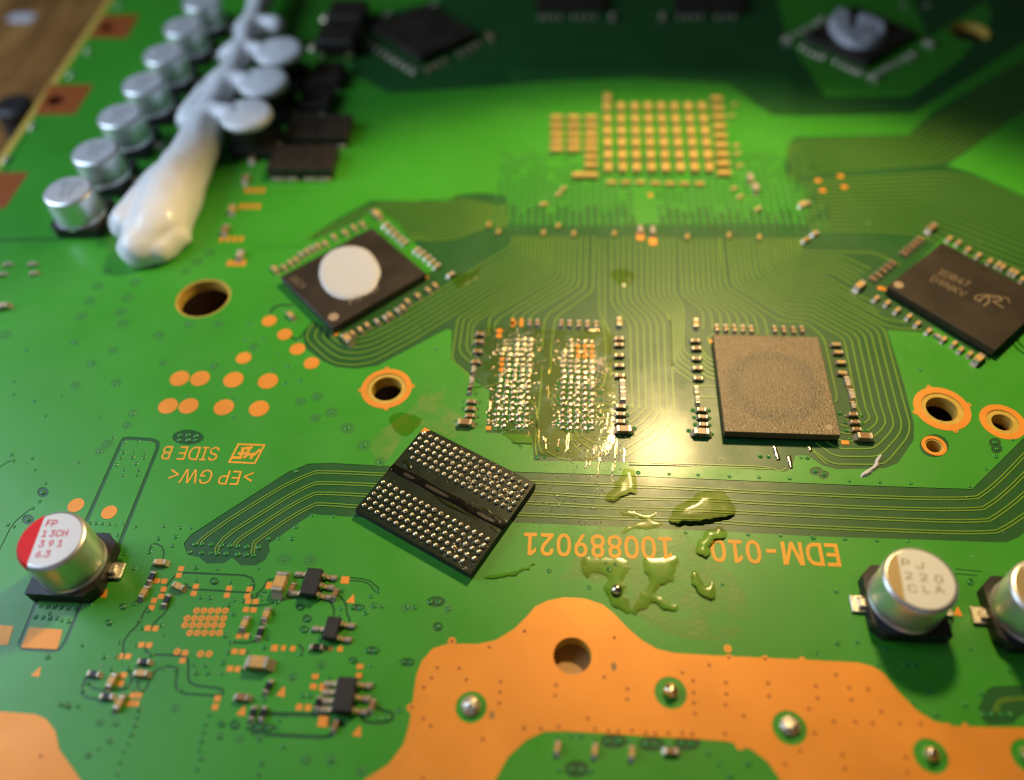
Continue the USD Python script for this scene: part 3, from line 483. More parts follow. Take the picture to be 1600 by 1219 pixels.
for crop, pts in VIA.items():
    for q in K(crop, pts):
        if all((q[0] - a[0]) ** 2 + (q[1] - a[1]) ** 2 > .2 for a in vp): vp.append((q[0], q[1], 0.0, random.uniform(.8, 1.1)))
# the dense field under the big processor, one millimetre apart, and the via rows beside the chips
for x in np.arange(-33, 12, 1.0):
    for y in np.arange(26.5, 66, 1.0):
        edge = y < 37 or y > 60
        if (-27 < x < -3 and 40 < y < 60) and random.random() < 0.6: continue
        if abs(x + 13) < 1.2 and y < 37: continue
        if random.random() < (0.06 if edge else 0.25): continue
        vp.append((x, y, 0.0, 1.0 if edge else .8))
obj('via', scatter(vV, vF, vp), 'via', board, smooth=True, kind='stuff', label='tiny plated via holes under the green mask')
antipads = [(v[0], v[1], 0.052, 1.0) for v in vp if v[1] > 29 and v[1] < 44 and -33.5 < v[0] < 12]
dm = lathe([(0.0, 0.0), (0.30, 0.0), (0.36, -.01)], 10)
obj('via_clearance', scatter(np.array(dm.vertices), np.array(dm.faces), [(a[0] + .25, a[1] + .1, a[2], 1) for a in antipads]), 'bare', board, kind='stuff')
SPOT = dict(R5=[(595, 445, 34), (545, 525, 36), (500, 607, 38), (457, 692, 38), (752, 503, 36), (712, 587, 38), (672, 670, 38), (715, 670, 38), (685, 730, 38), (1165, 340, 36), (1098, 390, 36), (1032, 440, 30), (30, 795, 40), (1215, 735, 30), (1050, 735, 30), (885, 797, 34), (630, 880, 30), (510, 955, 32), (415, 835, 30), (910, 950, 28), (1190, 970, 30), (1410, 862, 32), (645, 1062, 34), (420, 1072, 34)],
            S2=[(340, 70, 38), (248, 100, 36), (420, 160, 40), (330, 190, 36), (508, 247, 44), (598, 343, 44), (690, 433, 36), (160, 975, 42), (300, 980, 42)], S6=[(655, 252, 26), (697, 255, 26), (835, 262, 34), (880, 263, 30), (1068, 270, 30), (205, 650, 30), (365, 582, 30), (280, 1107, 36), (418, 1112, 36), (585, 1172, 34), (795, 833, 24)], S5=[(560, 900, 30), (645, 905, 30), (975, 823, 30), (612, 1002, 26), (550, 1045, 26), (495, 1080, 26), (1223, 977, 28), (1335, 990, 28), (1445, 988, 28)], S1=[(740, 165, 30), (705, 230, 30), (340, 70, 0.1), (595, 335, 36), (555, 375, 30)])
for crop, pts in SPOT.items():
    for x, y, r in pts:
        q = K1(crop, x, y)
        if r > 1 and all(np.linalg.norm(q - a) > 1.0 for a in placed_):
            placed_.append(q); obj('clearance_spot', ext(circ(crop, x, y, r * .9), .045, .0515 + .0006 * (len(placed_) % 5)), 'mid', board)
# pits in the bare copper
PIT = dict(S7=[(70, 395), (245, 693), (240, 752), (640, 715), (640, 772), (568, 430), (512, 648), (420, 878), (65, 932), (160, 935), (260, 925), (460, 937), (665, 945), (868, 960), (1005, 670), (1007, 735), (1010, 792), (1015, 852), (945, 625), (1095, 583), (1187, 680), (1190, 743), (1187, 803), (1420, 683), (1427, 757), (1285, 865), (1182, 965), (1515, 1133), (535, 945), (590, 948), (742, 960), (795, 962), (945, 960), (1000, 965), (1203, 541), (1405, 548)],
           S8=[(553, 637), (178, 684), (442, 698), (628, 710), (733, 717), (182, 756), (452, 765), (640, 775), (405, 825), (805, 842), (42, 865), (543, 895), (662, 898), (757, 905), (908, 907), (1025, 908), (435, 960), (355, 1057), (590, 1080), (270, 1133), (603, 1160), (940, 1095), (950, 1178)],
           S6=[(1490, 393), (1295, 483), (1007, 597), (1128, 600), (975, 653), (1168, 663), (1357, 675), (932, 706), (1355, 733), (1350, 793), (930, 878), (970, 920), (1490, 933), (1580, 935), (1260, 993), (930, 1212), (1088, 450), (866, 815)], S5=[(230, 1088)])
pit = lathe([(0.0, 0.079), (0.11, 0.080), (0.15, 0.077)], 9)
obj('copper_pit', scatter(np.array(pit.vertices), np.array(pit.faces), [(*q, 0.0, 1.0) for c, pts in PIT.items() for q in K(c, pts)]), 'pit', board, kind='stuff')
for crop, x, y, r in (('S7', 565, 590, 20), ('S6', 1310, 860, 20)):
    c, rr = hole_r(crop, x, y, r); obj('tarnish_spot', ext(affinity.scale(ring_poly(c, rr), .8, 1.15), 0.07, 0.079), 'dark_tarnish', board)

# lettering, read from the far side of the board
def lettering(text, crop, p_start, p_end, h, m='orange_print', parent=None, z0=0.04, z1=0.08, name='lettering', label=None, bold=False):
    """text runs from p_start (foot of the first letter) to p_end (foot of the last)"""
    a, b = np.array(K1(crop, *p_start, z1)), np.array(K1(crop, *p_end, z1))
    t = meshkit.text_mesh(text, 1.0, 1.0, bold=bold); t.vertices[:, 0] -= t.bounds[0][0]
    L = np.linalg.norm(b - a); t.vertices[:, 0] *= L / t.bounds[1][0]; t.vertices[:, 1] *= h; t.vertices[:, 2] = z0 + t.vertices[:, 2] * (z1 - z0)
    d = (b - a) / L; n = np.array([-d[1], d[0]])
    v = t.vertices.copy(); t.vertices[:, :2] = a + v[:, :1] * d + v[:, 1:2] * n
    return obj(name, t, m, parent or board, label=label)
lettering('EDM-010', 'full', (1308, 850.5), (1109, 843), 2.35, label='orange part code EDM-010, upside down', bold=True)
lettering('100889021', 'full', (1049, 840.5), (819, 833), 2.35, label='orange number 100889021, upside down', bold=True)
lettering('SIDE B', 'S1', (1225, 352), (915, 344), 1.75, label='orange words SIDE B, upside down')
lettering('>EP GW<', 'S1', (1412, 486), (955, 470), 1.75, label='orange words EP GW, upside down')
q = K('S1', [(1322, 332), (1477, 338), (1418, 448), (1266, 440)]); fr = Polygon(q); fr = fr.difference(fr.buffer(-.22))
emb = [LineString(K('S1', p_)).buffer(.17, cap_style='square', join_style='mitre') for p_ in ([(1300, 412), (1335, 412), (1345, 390), (1350, 362)], [(1350, 362), (1395, 355)], [(1330, 388), (1372, 388), (1385, 365)], [(1360, 408), (1378, 392), (1412, 395), (1440, 372)], [(1395, 412), (1410, 392)])]
obj('emblem', ext(unary_union([fr] + emb), 0.04, 0.08), 'orange_print', board, label='square orange emblem beside the words SIDE B')

# solder bumps standing in green wells of the copper area
for i, (crop, x, y, r) in enumerate(green_wells):
    c, rr = hole_r(crop, x, y, 55 if i in (0, 2) else 42)
    n_ = 18; a = np.linspace(0, 2 * np.pi, n_, endpoint=False)
    m = trimesh.creation.icosphere(3, 1.0); v = np.array(m.vertices); nz = meshkit.noise(v * 2.3 + i * 5, i)
    v = v * (0.85 + 0.3 * nz)[:, None] * [rr, rr, 0.7 if i in (0, 2) else 0.95]; v[:, 2] = np.maximum(v[:, 2], -0.02)
    m.vertices = v + [c[0], c[1] + .1, 0.03]
    obj('solder_bump', m, 'solder_rough' if i in (0, 2) else 'solder', board, smooth=True, label=['wrinkled round solder bump', 'small shiny solder bead', 'broad wrinkled solder bump', 'small solder bead', 'solder bead cut by the picture edge'][i])
for i, (x, y) in enumerate(((175, 1060), (0, 0))[:1]): pass

# ------------------------------------------------------------------ memory footprint with solder left on its pads
gx, gy = -23.127, 6.524
ball = trimesh.creation.icosphere(2, 1.0)
for r_ in range(17):
    for c_ in list(range(-9, -4)) + list(range(0, 5)):
        x, y = gx + .8 * c_, gy - .8 * r_
        if (r_ in (0, 1) and c_ in (-9, -8, 0)) or (r_ == 16 and c_ == -7): continue
        flat = (r_ in (1, 2, 3) and c_ in (2, 3, 4)) or (r_ in (4, 5, 6) and c_ == -9)
        if flat:
            obj('gold_pad', ext(ring_poly((x, y), .27, 16), 0.0, 0.075), 'gold', board)
            continue
        m = ball.copy(); s = random.uniform(.23, .33); v = np.array(m.vertices) * [s, s * random.uniform(.9, 1.1), random.uniform(.10, .22)]
        v[:, 2] = np.maximum(v[:, 2], -.02) + .04; v[:, :2] += (x + random.uniform(-.05, .05), y + random.uniform(-.05, .05)); m.vertices = v
        obj('solder_pad', m, 'solder', board, smooth=True)
ex = [(gx + .8 * random.choice(list(range(-10, -3)) + list(range(-1, 6))) + random.uniform(-.45, .45), gy - .8 * random.uniform(0, 16), .04, random.uniform(.06, .17)) for _ in range(420)]
obj('solder_speck', scatter(np.array(ball.vertices) * [1, 1, .6], np.array(ball.faces), ex), 'solder', board, smooth=True, kind='stuff')
# a loop of vias beside each pad
obj('pad_via', scatter(vV, vF, [(gx + .8 * c_ + (.4 if c_ < 0 else .4), gy - .8 * r_ - .4, 0, .8) for r_ in range(5, 17) for c_ in list(range(-9, -5)) + list(range(0, 4))]), 'via', board, smooth=True, kind='stuff')

# ------------------------------------------------------------------ small two-terminal parts
SIZES = {'tiny': (1.0, .5, .42, .24), 'mid': (1.6, .8, .7, .36), 'big': (2.0, 1.1, .9, .42), 'small': (1.25, .6, .5, .3), 'res': (1.15, .55, .4, .28), 'grid': (1.9, 1.15, .8, .36), 'grid_flat': (1.9, 1.0, .8, .36), 'wide': (1.35, .62, .5, .3)}
protos = {}
def chip_part(kind, body, loc, rot, label, group, name='chip_capacitor', cat='capacitor'):
    key = (kind, body)
    rot += random.uniform(-2, 2)
    if key in protos:
        return copy_of(protos[key], name, label, cat, (*loc[:2], 0.05), rot, group)
    L, w, h, t = SIZES[kind]
    o = thing(name, label, cat, (*loc[:2], 0.05), rot, group)
    g_ = body == 'goldbody'
    obj('body', rbox(0, 0, 0.02, L - 2 * t + .04 * g_, w * .97, h * .97, .10 if g_ else .03), body, o)
    for s in (-1, 1):
        k = rbox(s * (L / 2 - t / 2), 0, 0.02, t, w, h, .10 if g_ else .07)
        fil = trimesh.convex.convex_hull(np.array([(s * (L / 2 - .02), y, z) for y in (-w / 2, w / 2) for z in (0, h * .6)] + [(s * (L / 2 + h * .5), y, 0) for y in (-w * .45, w * .45)]))
        obj('terminal', k if g_ else join([k, fil]), 'goldend' if body == 'goldbody' else 'tin', o)
    protos[key] = o
    return o
def row(crop, items, rot, label, group, kind='tiny', body='tan', **kw):
    n = len(items); xs_ = [i_[0] for i_ in items]; ys_ = [i_[1] for i_ in items]; wide_ = max(xs_) - min(xs_) >= max(ys_) - min(ys_)
    order = sorted(range(n), key=lambda i_: xs_[i_] if wide_ else ys_[i_])
    for i_, it in enumerate(items):
        x, y = it[:2]; k = it[2] if len(it) > 2 else kind; b = it[3] if len(it) > 3 else body; r = it[4] if len(it) > 4 else rot
        lab = f"{ORD[order.index(i_)]} from {'left' if wide_ else 'top'}, {label}" if n > 1 else label
        chip_part(k, b, K1(crop, x, y, .3), r, lab, group, **kw)
ORD = 'first second third fourth fifth sixth seventh eighth ninth tenth eleventh twelfth thirteenth fourteenth'.split()
def one(crop, x, y, kind, body, rot, label, **kw): chip_part(kind, body, K1(crop, x, y, .3), rot, label, None, **kw)
# round the hazed chip
row('A', [(140, 228), (150, 292), (150, 377), (158, 457), (165, 541)], 0, 'tiny tan capacitor high up the left side of the hazed brown chip', 'tiny capacitors left of the hazed chip, upper half', body='brown')
row('A', [(150, 640, 'tiny', 'pale'), (160, 722, 'tiny', 'pale')], 90, 'tiny pale resistor lengthwise beside the hazed brown chip, left side', 'pale resistors left of the hazed chip', name='chip_resistor', cat='resistor')
row('A', [(192, 802), (202, 862), (207, 925)], 0, 'tiny brown capacitor low down the left side of the hazed brown chip', 'tiny capacitors left of the hazed chip, lower half', body='brown')
one('A', 145, 85, 'wide', 'tan', 90, 'shiny capacitor at the top end of the row left of the hazed chip')
one('A', 190, 995, 'mid', 'brown', 0, 'larger brown capacitor at the bottom end of the row left of the hazed chip')
row('A', [(320, 122), (395, 122), (465, 125), (535, 127), (605, 130)], 90, 'tiny capacitor in the left group above the hazed brown chip', 'capacitors above the hazed chip, left group', body='brown')
row('A', [(800, 130), (875, 135), (955, 137), (1025, 132)], 90, 'tiny capacitor in the right group above the hazed brown chip', 'capacitors above the hazed chip, right group', body='brown')
row('A', [(1310, 260), (1330, 325), (1352, 408), (1365, 495)], 0, 'tiny capacitor high up the right side of the hazed brown chip', 'capacitors right of the hazed chip, upper half')
row('A', [(1405, 570, 'wide', 'pale'), (1440, 675, 'wide', 'pale'), (1455, 765, 'tiny', 'pale')], 90, 'pale resistor standing lengthwise in the row right of the hazed brown chip', 'pale resistors right of the hazed chip', name='chip_resistor', cat='resistor')
row('A', [(1452, 840), (1467, 905), (1482, 965)], 0, 'tiny dark capacitor low down the right side of the hazed brown chip', 'capacitors right of the hazed chip, lower half', body='brown')
one('A', 1545, 1032, 'mid', 'brown', 0, 'larger capacitor at the bottom end of the row right of the hazed chip')
# round the open footprint
row('G', [(650, 125), (712, 125)], 90, 'tiny capacitor beside the two bare gold pads above the open solder-dotted footprint', 'capacitors beside bare pads above the open footprint', body='brown')
row('G', [(900, 130), (968, 132), (1040, 135), (1108, 135), (1178, 140)], 90, 'tiny brown capacitor in the right group above the open solder-dotted footprint', 'capacitors above the open footprint, right group', body='brown')
one('G', 1360, 122, 'wide', 'tan', 90, 'golden capacitor at the top end of the row right of the open footprint')
row('G', [(1358, 252), (1358, 300), (1358, 385), (1360, 465), (1365, 545)], 0, 'tiny brown capacitor high up the right side of the open footprint', 'capacitors right of the open footprint, upper half', body='brown')
row('G', [(1385, 620, 'wide'), (1390, 708, 'wide')], 90, 'pale resistor standing lengthwise in the row right of the open footprint', 'pale resistors right of the open footprint', body='pale', name='chip_resistor', cat='resistor')
row('G', [(1372, 790), (1370, 850), (1370, 910)], 0, 'dark brown capacitor low down the right side of the open footprint', 'capacitors right of the open footprint, lower half', body='brown')
one('G', 1395, 980, 'mid', 'brown', 0, 'larger brown capacitor at the bottom end of the row right of the open footprint')
row('G', [(255, 215), (245, 275), (235, 352), (222, 435)], 0, 'tiny brown capacitor high up the left side of the open footprint', 'capacitors left of the open footprint, upper half', body='brown')
row('G', [(205, 495), (190, 580)], 90, 'tiny pale resistor standing lengthwise in the row left of the open footprint', 'pale resistors left of the open footprint', body='pale', name='chip_resistor', cat='resistor')
one('G', 175, 655, 'tiny', 'resistor', 90, 'black resistor in the row left of the open footprint', name='chip_resistor', cat='resistor')
row('G', [(187, 750), (180, 806), (175, 862)], 0, 'tiny brown capacitor low down the left side of the open footprint', 'capacitors left of the open footprint, lower half', body='brown')
one('G', 137, 925, 'mid', 'brown', 0, 'larger brown capacitor at the bottom end of the row left of the open footprint')
# round the chip with the white dot
RB = -45.7
row('B', [(730, 150), (665, 177), (595, 215), (510, 250), (440, 298), (385, 320), (300, 362), (215, 425), (170, 452), (120, 487)], RB, 'tiny tan capacitor in the row behind the chip with the white dot', 'capacitors behind the white-dotted chip')
row('B', [(342, 338), (255, 388)], RB, 'pale resistor in the row behind the chip with the white dot', 'pale resistors behind the white-dotted chip', body='pale', name='chip_resistor', cat='resistor')
one('B', 845, 78, 'mid', 'tan', RB, 'larger capacitor behind the far corner of the chip with the white dot')
one('B', 50, 505, 'wide', 'tan', RB, 'capacitor at the left end of the row behind the chip with the white dot')
row('B', [(920, 158), (958, 195), (992, 230), (1030, 265), (1065, 295)], RB + 90, 'tiny capacitor in the far group right of the white-dotted chip', 'capacitors beside the white-dotted chip, upper group')
row('B', [(1160, 355), (1198, 380), (1240, 412), (1278, 445), (1315, 478)], RB + 90, 'tiny capacitor in the near group right of the white-dotted chip', 'capacitors beside the white-dotted chip, lower group')
row('B', [(1300, 630), (1245, 667), (1165, 710), (1085, 755), (1048, 802), (945, 860), (770, 940), (715, 975), (655, 1005)], RB, 'tiny tan capacitor in the row before the chip with the white dot', 'capacitors before the white-dotted chip')
row('B', [(1008, 828), (910, 885), (845, 912)], RB, 'pale resistor in the row before the chip with the white dot', 'pale resistors before the white-dotted chip', body='pale', name='chip_resistor', cat='resistor')
one('B', 615, 1052, 'mid', 'tan', RB, 'larger capacitor at the near end of the row before the chip with the white dot')
one('B', 172, 865, 'wide', 'tan', RB, 'lone capacitor between the white-dotted chip and the round gold pads')
one('B', 1425, 545, 'tiny', 'tan', 40, 'tiny capacitor beside the golden flux blob right of the white-dotted chip')
# round the lettered chip
RD = 44.25
row('D', [(575, 215), (545, 242), (515, 270), (480, 297), (450, 325)], RD - 90, 'tiny capacitor in the far group left of the lettered chip', 'capacitors beside the lettered chip, upper group', body='brown')
row('D', [(365, 395), (330, 425), (295, 455), (255, 487), (215, 515)], RD - 90, 'tiny capacitor in the near group left of the lettered chip', 'capacitors beside the lettered chip, lower group', body='brown')
one('D', 660, 132, 'mid', 'brown', RD, 'larger capacitor behind the far corner of the lettered chip')
one('D', 112, 575, 'mid', 'tan', RD, 'larger capacitor left of the lettered chip next to a gold pad')
row('D', [(240, 665), (325, 700), (400, 755), (490, 802), (555, 857), (640, 912), (755, 975), (835, 1010), (885, 1055), (955, 1087)], RD, 'tiny capacitor in the row before the lettered chip', 'capacitors before the lettered chip')
one('D', 712, 955, 'tiny', 'pale', RD - 90, 'pale resistor in the row before the lettered chip', name='chip_resistor', cat='resistor')
one('D', 1015, 1132, 'mid', 'tan', RD, 'larger golden capacitor at the near end of the row before the lettered chip')
row('D', [(795, 212), (865, 242), (940, 292), (1020, 337), (1105, 382), (1170, 405), (1205, 425), (1270, 455), (1305, 472), (1355, 520)], RD, 'tiny capacitor in the row behind the lettered chip', 'capacitors behind the lettered chip')
# far chips
row('R2', [(575 + 34 * i, 210 + 20.5 * i) for i in range(10)], 45, 'tiny blurred capacitor left before the far dark chip without paste', 'capacitors left before the far plain chip', body='pale')
row('R2', [(950, 385), (980, 370), (1010, 355), (1050, 335), (1130, 300), (1165, 280), (1200, 262), (1235, 243), (1300, 205, 'mid')], -45, 'tiny blurred capacitor right before the far dark chip without paste', 'capacitors right before the far plain chip', body='brown')
row('R2', [(735, 85, 'mid'), (985, 40, 'mid')], 45, 'blurred capacitor behind the far dark chip without paste', 'capacitors behind the far plain chip', body='pale')
row('R4', [(372, 255), (402, 275), (432, 290), (462, 305), (492, 312), (560, 335), (600, 357), (632, 372), (660, 386), (692, 395)], 45, 'tiny blurred capacitor left before the far white-pasted chip', 'capacitors left before the far pasted chip', body='pale')
row('R4', [(760, 428, 'mid'), (800, 398), (830, 380), (860, 365), (895, 350), (940, 325, 'wide'), (980, 300, 'wide'), (1070, 240, 'mid')], -45, 'blurred pale part right before the far white-pasted chip', 'parts right before the far pasted chip', body='pale')
row('R4', [(285, 220, 'mid'), (330, 190), (365, 170), (400, 155), (445, 130, 'wide'), (480, 105, 'wide')], -45, 'blurred pale part left behind the far white-pasted chip', 'parts left behind the far pasted chip', body='pale')
row('R4', [(930, 30), (1065, 30)], 0, 'blurred pale part between the far pasted chip and the far hole', 'parts near the far hole', body='pale')
row('R3', [(160, 92), (192, 92), (230, 92), (268, 92), (340, 92), (380, 92), (420, 92), (460, 92), (555, 95, 'mid')], 90, 'tiny blurred capacitor before the left cut-off chip at the top', 'capacitors before the left cut-off chip', body='pale')
row('R3', [(835, 95, 'mid'), (930, 92), (970, 92), (1010, 92), (1050, 92), (1140, 92), (1185, 92), (1230, 92)], 90, 'tiny blurred capacitor before the right cut-off chip at the top', 'capacitors before the right cut-off chip', body='pale')
# decoupling block behind the processor
for ci, (xt, xb) in enumerate(((603, 610), (672, 682), (742, 752), (808, 825), (873, 897), (940, 970), (1010, 1042), (1078, 1115))):
    for ri, y in enumerate((150, 212, 272, 330, 391, 452)):
        t = ri / 5; chip_part('grid', 'goldbody', K1('P', xt * (1 - t) + xb * t, y, .6), 90, f'golden capacitor in the {ORD[ri]} row and {ORD[ci]} column of the upright processor grid', 'golden capacitors in the processor grid')
one('P', 604, 112, 'grid', 'goldbody', 90, 'golden capacitor standing alone above the first column of the processor grid')
row('P', [(352, y) for y in (214, 255, 296, 334, 370)], 0, 'golden capacitor in the leftmost short column beside the processor grid', 'golden capacitors, leftmost short column', kind='grid_flat', body='goldbody')
row('P', [(437, y) for y in (214, 255, 296, 334, 370)], 0, 'golden capacitor in the second short column beside the processor grid', 'golden capacitors, second short column', kind='grid_flat', body='goldbody')
row('P', [(523, y) for y in (214, 255, 296, 334, 370, 410, 450, 500)], 0, 'golden capacitor in the long column left of the processor grid', 'golden capacitors, long left column', kind='grid_flat', body='goldbody')
one('P', 463, 500, 'grid_flat', 'goldbody', 0, 'golden capacitor beside the foot of the long column left of the processor grid')
row('P', [(1150 + 4.6 * i, 118 + 46.5 * i) for i in range(9)], 0, 'golden capacitor in the dense column right of the processor grid', 'golden capacitors, dense right column', kind='grid_flat', body='goldbody')
row('P', [(625, 530), (697, 530), (769, 530), (845, 534), (917, 536), (990, 536), (1066, 537)], 0, 'small capacitor in the single row below the processor grid', 'small capacitors below the processor grid', kind='wide', body='goldbody')
row('P', [(1318, 510, 'mid', 'pale'), (1345, 560, 'mid', 'pale')], 90, 'pale blurred part right of the processor grid', 'pale parts right of the processor grid')
row('P', [(1225, 195), (1240, 140), (1238, 558), (1268, 600), (1250, 345), (1255, 385), (1265, 445)], 35, 'tiny golden part scattered right of the processor grid', 'golden parts right of the processor grid', body='goldbody')
row('P', [(285, 780), (437, 785), (640, 785), (1005, 800), (1213, 793), (1365, 803), (12, 740), (60, 775), (358, 745)], 80, 'tiny part in the sparse row where the traces leave the processor area', 'sparse parts below the processor area', body='goldbody')
row('P', [(770, 765), (832, 770)], 90, 'pale part standing on the orange pads below the processor grid', 'pale parts on the orange pads', kind='wide', body='pale')
row('P', [(282, 637), (385, 558), (362, 587), (1358, 660), (1578, 632), (1595, 815)], 40, 'tiny golden part at the rim of the processor area', 'tiny parts at the processor rim', body='goldbody')
row('R4', [(395, 1130), (370, 1140), (390, 265 + 1066), (440, 230 + 1066)], 30, 'tiny part between the processor grid and the lettered chip', 'parts between the processor and the lettered chip')
# between the white bead and the processor area
row('T2', [(1030, 458, 'wide'), (935, 568, 'mid', 'brown'), (895, 690, 'mid', 'brown'), (812, 870, 'mid', 'tan'), (770, 990, 'mid', 'brown'), (860, 1140, 'mid', 'pale')], 90, 'blurred capacitor beside the long white bead', 'capacitors beside the white bead')
row('T3', [(960, 840), (1055, 600), (1158, 370), (1255, 140)], 80, 'golden blurred part between the white-topped capacitors and the black power chips', 'golden parts beside the white-topped capacitors', kind='wide')
for x0, x1, y in ((880, 1010, 755), (850, 985, 850), (730, 885, 1045), (780, 895, 1188)):
    a = K1('T2', x0, y); b = K1('T2', x1, y)
    for i in range(4): 
        c = a + (b - a) * (i + .5) / 4; obj('fine_pad', ext(sbox(c[0] - .25, c[1] - .55, c[0] + .25, c[1] + .55), 0.02, .08), 'gold', board)
row('R5', [(40, 402), (178, 400), (10, 457), (188, 452), (15, 640, 'mid')], 20, 'blurred pale part at the left edge below the silver capacitors', 'pale parts at the left edge', body='pale')
row('R1', [(35, 885), (180, 700), (395, 415), (490, 280), (660, 30)], 60, 'faint pale part near the rust coloured edge pads', 'faint parts near the edge pads', body='pale')
# lower-left regulator block
LL = 'in the lower left regulator area'
for c_, x, y, k, b, r, d in (('S5', 890, 12, 'small', 'tan', 0, 'tan capacitor at the top of the dark pair chain'), ('S5', 802, 178, 'small', 'tan', 80, 'tan capacitor left of the empty pad pairs'), ('S5', 992, 145, 'small', 'tan', -20, 'slanted tan capacitor below the octagon groove'), ('S5', 1560, 130, 'big', 'tan', 84, 'large tan capacitor standing beside the square gold pad'),
     ('S5', 1480, 300, 'small', 'tan', 84, 'upright tan capacitor right of the ringed pads'), ('S5', 1360, 350, 'small', 'tan', 80, 'upright tan capacitor next to the ringed pads'), ('S5', 1438, 575, 'big', 'tan', 0, 'large tan capacitor lying below the square gold pads'), ('S5', 785, 628, 'small', 'tan', 0, 'tan capacitor under the black resistor at the loop trace'),
     ('S5', 622, 668, 'small', 'tan', 80, 'orange capacitor left of the loop trace'), ('S5', 665, 790, 'small', 'tan', 80, 'orange capacitor at the bottom of the loop trace'), ('S5', 1345, 760, 'small', 'brown', 0, 'brown capacitor lying left of the black resistor pair')):
    one(c_, x, y, k, b, r, f'{d} {LL}')
for c_, x, y, k, r, d in (('S5', 842, 92, 'res', 84, 'upright black resistor below the topmost tan capacitor'), ('S5', 925, 220, 'res', 80, 'black resistor below the slanted tan capacitor'), ('S5', 1445, 400, 'res', 84, 'upright black resistor right of the ringed pads'), ('S5', 800, 562, 'res', 0, 'flat black resistor above the loop trace'),
     ('S5', 520, 630, 'res', -5, 'leftmost black resistor of the loop trace'), ('S5', 592, 755, 'res', 0, 'black resistor at the lower left of the loop trace'), ('S5', 1490, 700, 'res', 75, 'dark slanted resistor below the large lying capacitor'), ('S5', 1405, 848, 'res', 86, 'left one of the two black resistors side by side'), ('S5', 1460, 850, 'res', 86, 'right one of the two black resistors side by side'),
     ('S6', 338, 480, 'res', 0, 'black resistor left below the small square chip'), ('S6', 347, 792, 'res', 84, 'black resistor left of the six-legged chip')):
    one(c_, x, y, k, 'resistor', r, f'{d} {LL}', name='chip_resistor', cat='resistor')
row('S6', [(200, 152), (440, 185), (440, 915), (645, 805)], 80, 'very small tan capacitor among the lower left black chips', 'very small capacitors of the regulator area', body='brown')
row('S7', [(253, 1040), (460, 1055), (665, 1068)], 84, 'small capacitor in the row under the wavy copper area', 'capacitors under the copper area', kind='tiny', body='tan')
one('S7', 885, 1058, 'res', 'brown', 0, 'dark lying capacitor at the right end of the row under the copper area')

# ------------------------------------------------------------------ small black chips with gull-wing legs
def small_ic(name, label, crop, centre, size, h, rot, right, left, loff=0.0):
    c = K1(crop, *centre, h * .6); o = thing(name, label, 'chip', (*c, 0.05), rot)
    w, l = size
    obj('body', rbox(0, 0, .12, w, l, h, .10), 'black', o)
    for s, n in ((1, right), (-1, left)):
        for i in range(n):
            y = 0 if n == 1 else (i / (n - 1) - .5) * (l - .75)
            x = s * w / 2
            pts = np.array([(x - s * .05, y, h * .55), (x + s * .22, y, h * .55), (x + s * .40, y, .12), (x + s * 1.1, y, .08)])
            segs = [trimesh.convex.convex_hull(np.array([p + d for p in (pts[k], pts[k + 1]) for d in ((0, -.2, .06), (0, .2, .06), (0, -.2, -.06), (0, .2, -.06))])) for k in range(3)]
            fil = rbox(x + s * .92, y, 0.0, .85, .58, .32, .14)
            obj('leg', join(segs + [fil]), 'tin', o)
    return o
small_ic('transistor_chip', 'black five-legged chip beside the large upright tan capacitor', 'S6', (314, 128), (1.55, 2.75), .95, -4, 3, 2)
small_ic('transistor_chip', 'small black four-legged chip below the five-legged one', 'S6', (425, 382), (1.3, 2.1), .8, -4, 2, 1)
small_ic('regulator_chip', 'black chip with several legs beside square gold pads, nearest the copper area', 'S6', (497, 752), (1.7, 3.0), .95, 0, 3, 4)

# ------------------------------------------------------------------ memory chips
def chip(name, label, c, size, rot, m_top, th=0.95, z0=0.3):
    o = thing(name, label, 'chip', (*c[:2], 0.0), rot)
    obj('body', rbox(0, 0, z0, size[0], size[1], th, .05), m_top, o)
    obj('chip_substrate', rbox(0, 0, z0 - .18, size[0] - .06, size[1] - .06, .2, .02), 'bgasub', o)
    # a rim of solder balls seen between chip and board
    bs = ball.copy(); bs.apply_scale([.2, .2, .16]); pl = []
    for i in range(14):
        for j in range(17):
            if i in (0, 13) or j in (0, 16): pl.append(((i - 6.5) * .8 * size[0] / 12, (j - 8) * .8 * size[1] / 14, .12, 1.0))
    obj('ball_row', scatter(np.array(bs.vertices), np.array(bs.faces), pl), 'solder', o, kind='stuff')
    return o
cA = chip('memory_chip', 'square-set memory chip with a brownish sparkling top and ring-shaped stain', (0, 0), (12, 14), 0, 'hazed')
obj('corner_dot', lathe([(0, 1.262), (.36, 1.262), (.40, 1.24)], 20).apply_translation((5.0, -6.0, 0)), 'dot', cA)
cB = chip('memory_chip', 'tilted black memory chip carrying a flat round dot of white paste', (-49.953, 15.651), (12, 14), RB, 'epoxy')
Rb = np.array([[math.cos(math.radians(RB)), -math.sin(math.radians(RB))], [math.sin(math.radians(RB)), math.cos(math.radians(RB))]])
def tolocal(crop, pts, c, R, z): return [R.T @ (np.array(K1(crop, *p_, z)) - c) for p_ in pts]
cb = np.array([-49.953, 15.651]); q = tolocal('B', [(505, 875)], cb, Rb, 1.26)[0]
obj('corner_dot', lathe([(0, 1.262), (.62, 1.262), (.66, 1.24)], 24).apply_translation((*q, 0)), 'dot', cB)
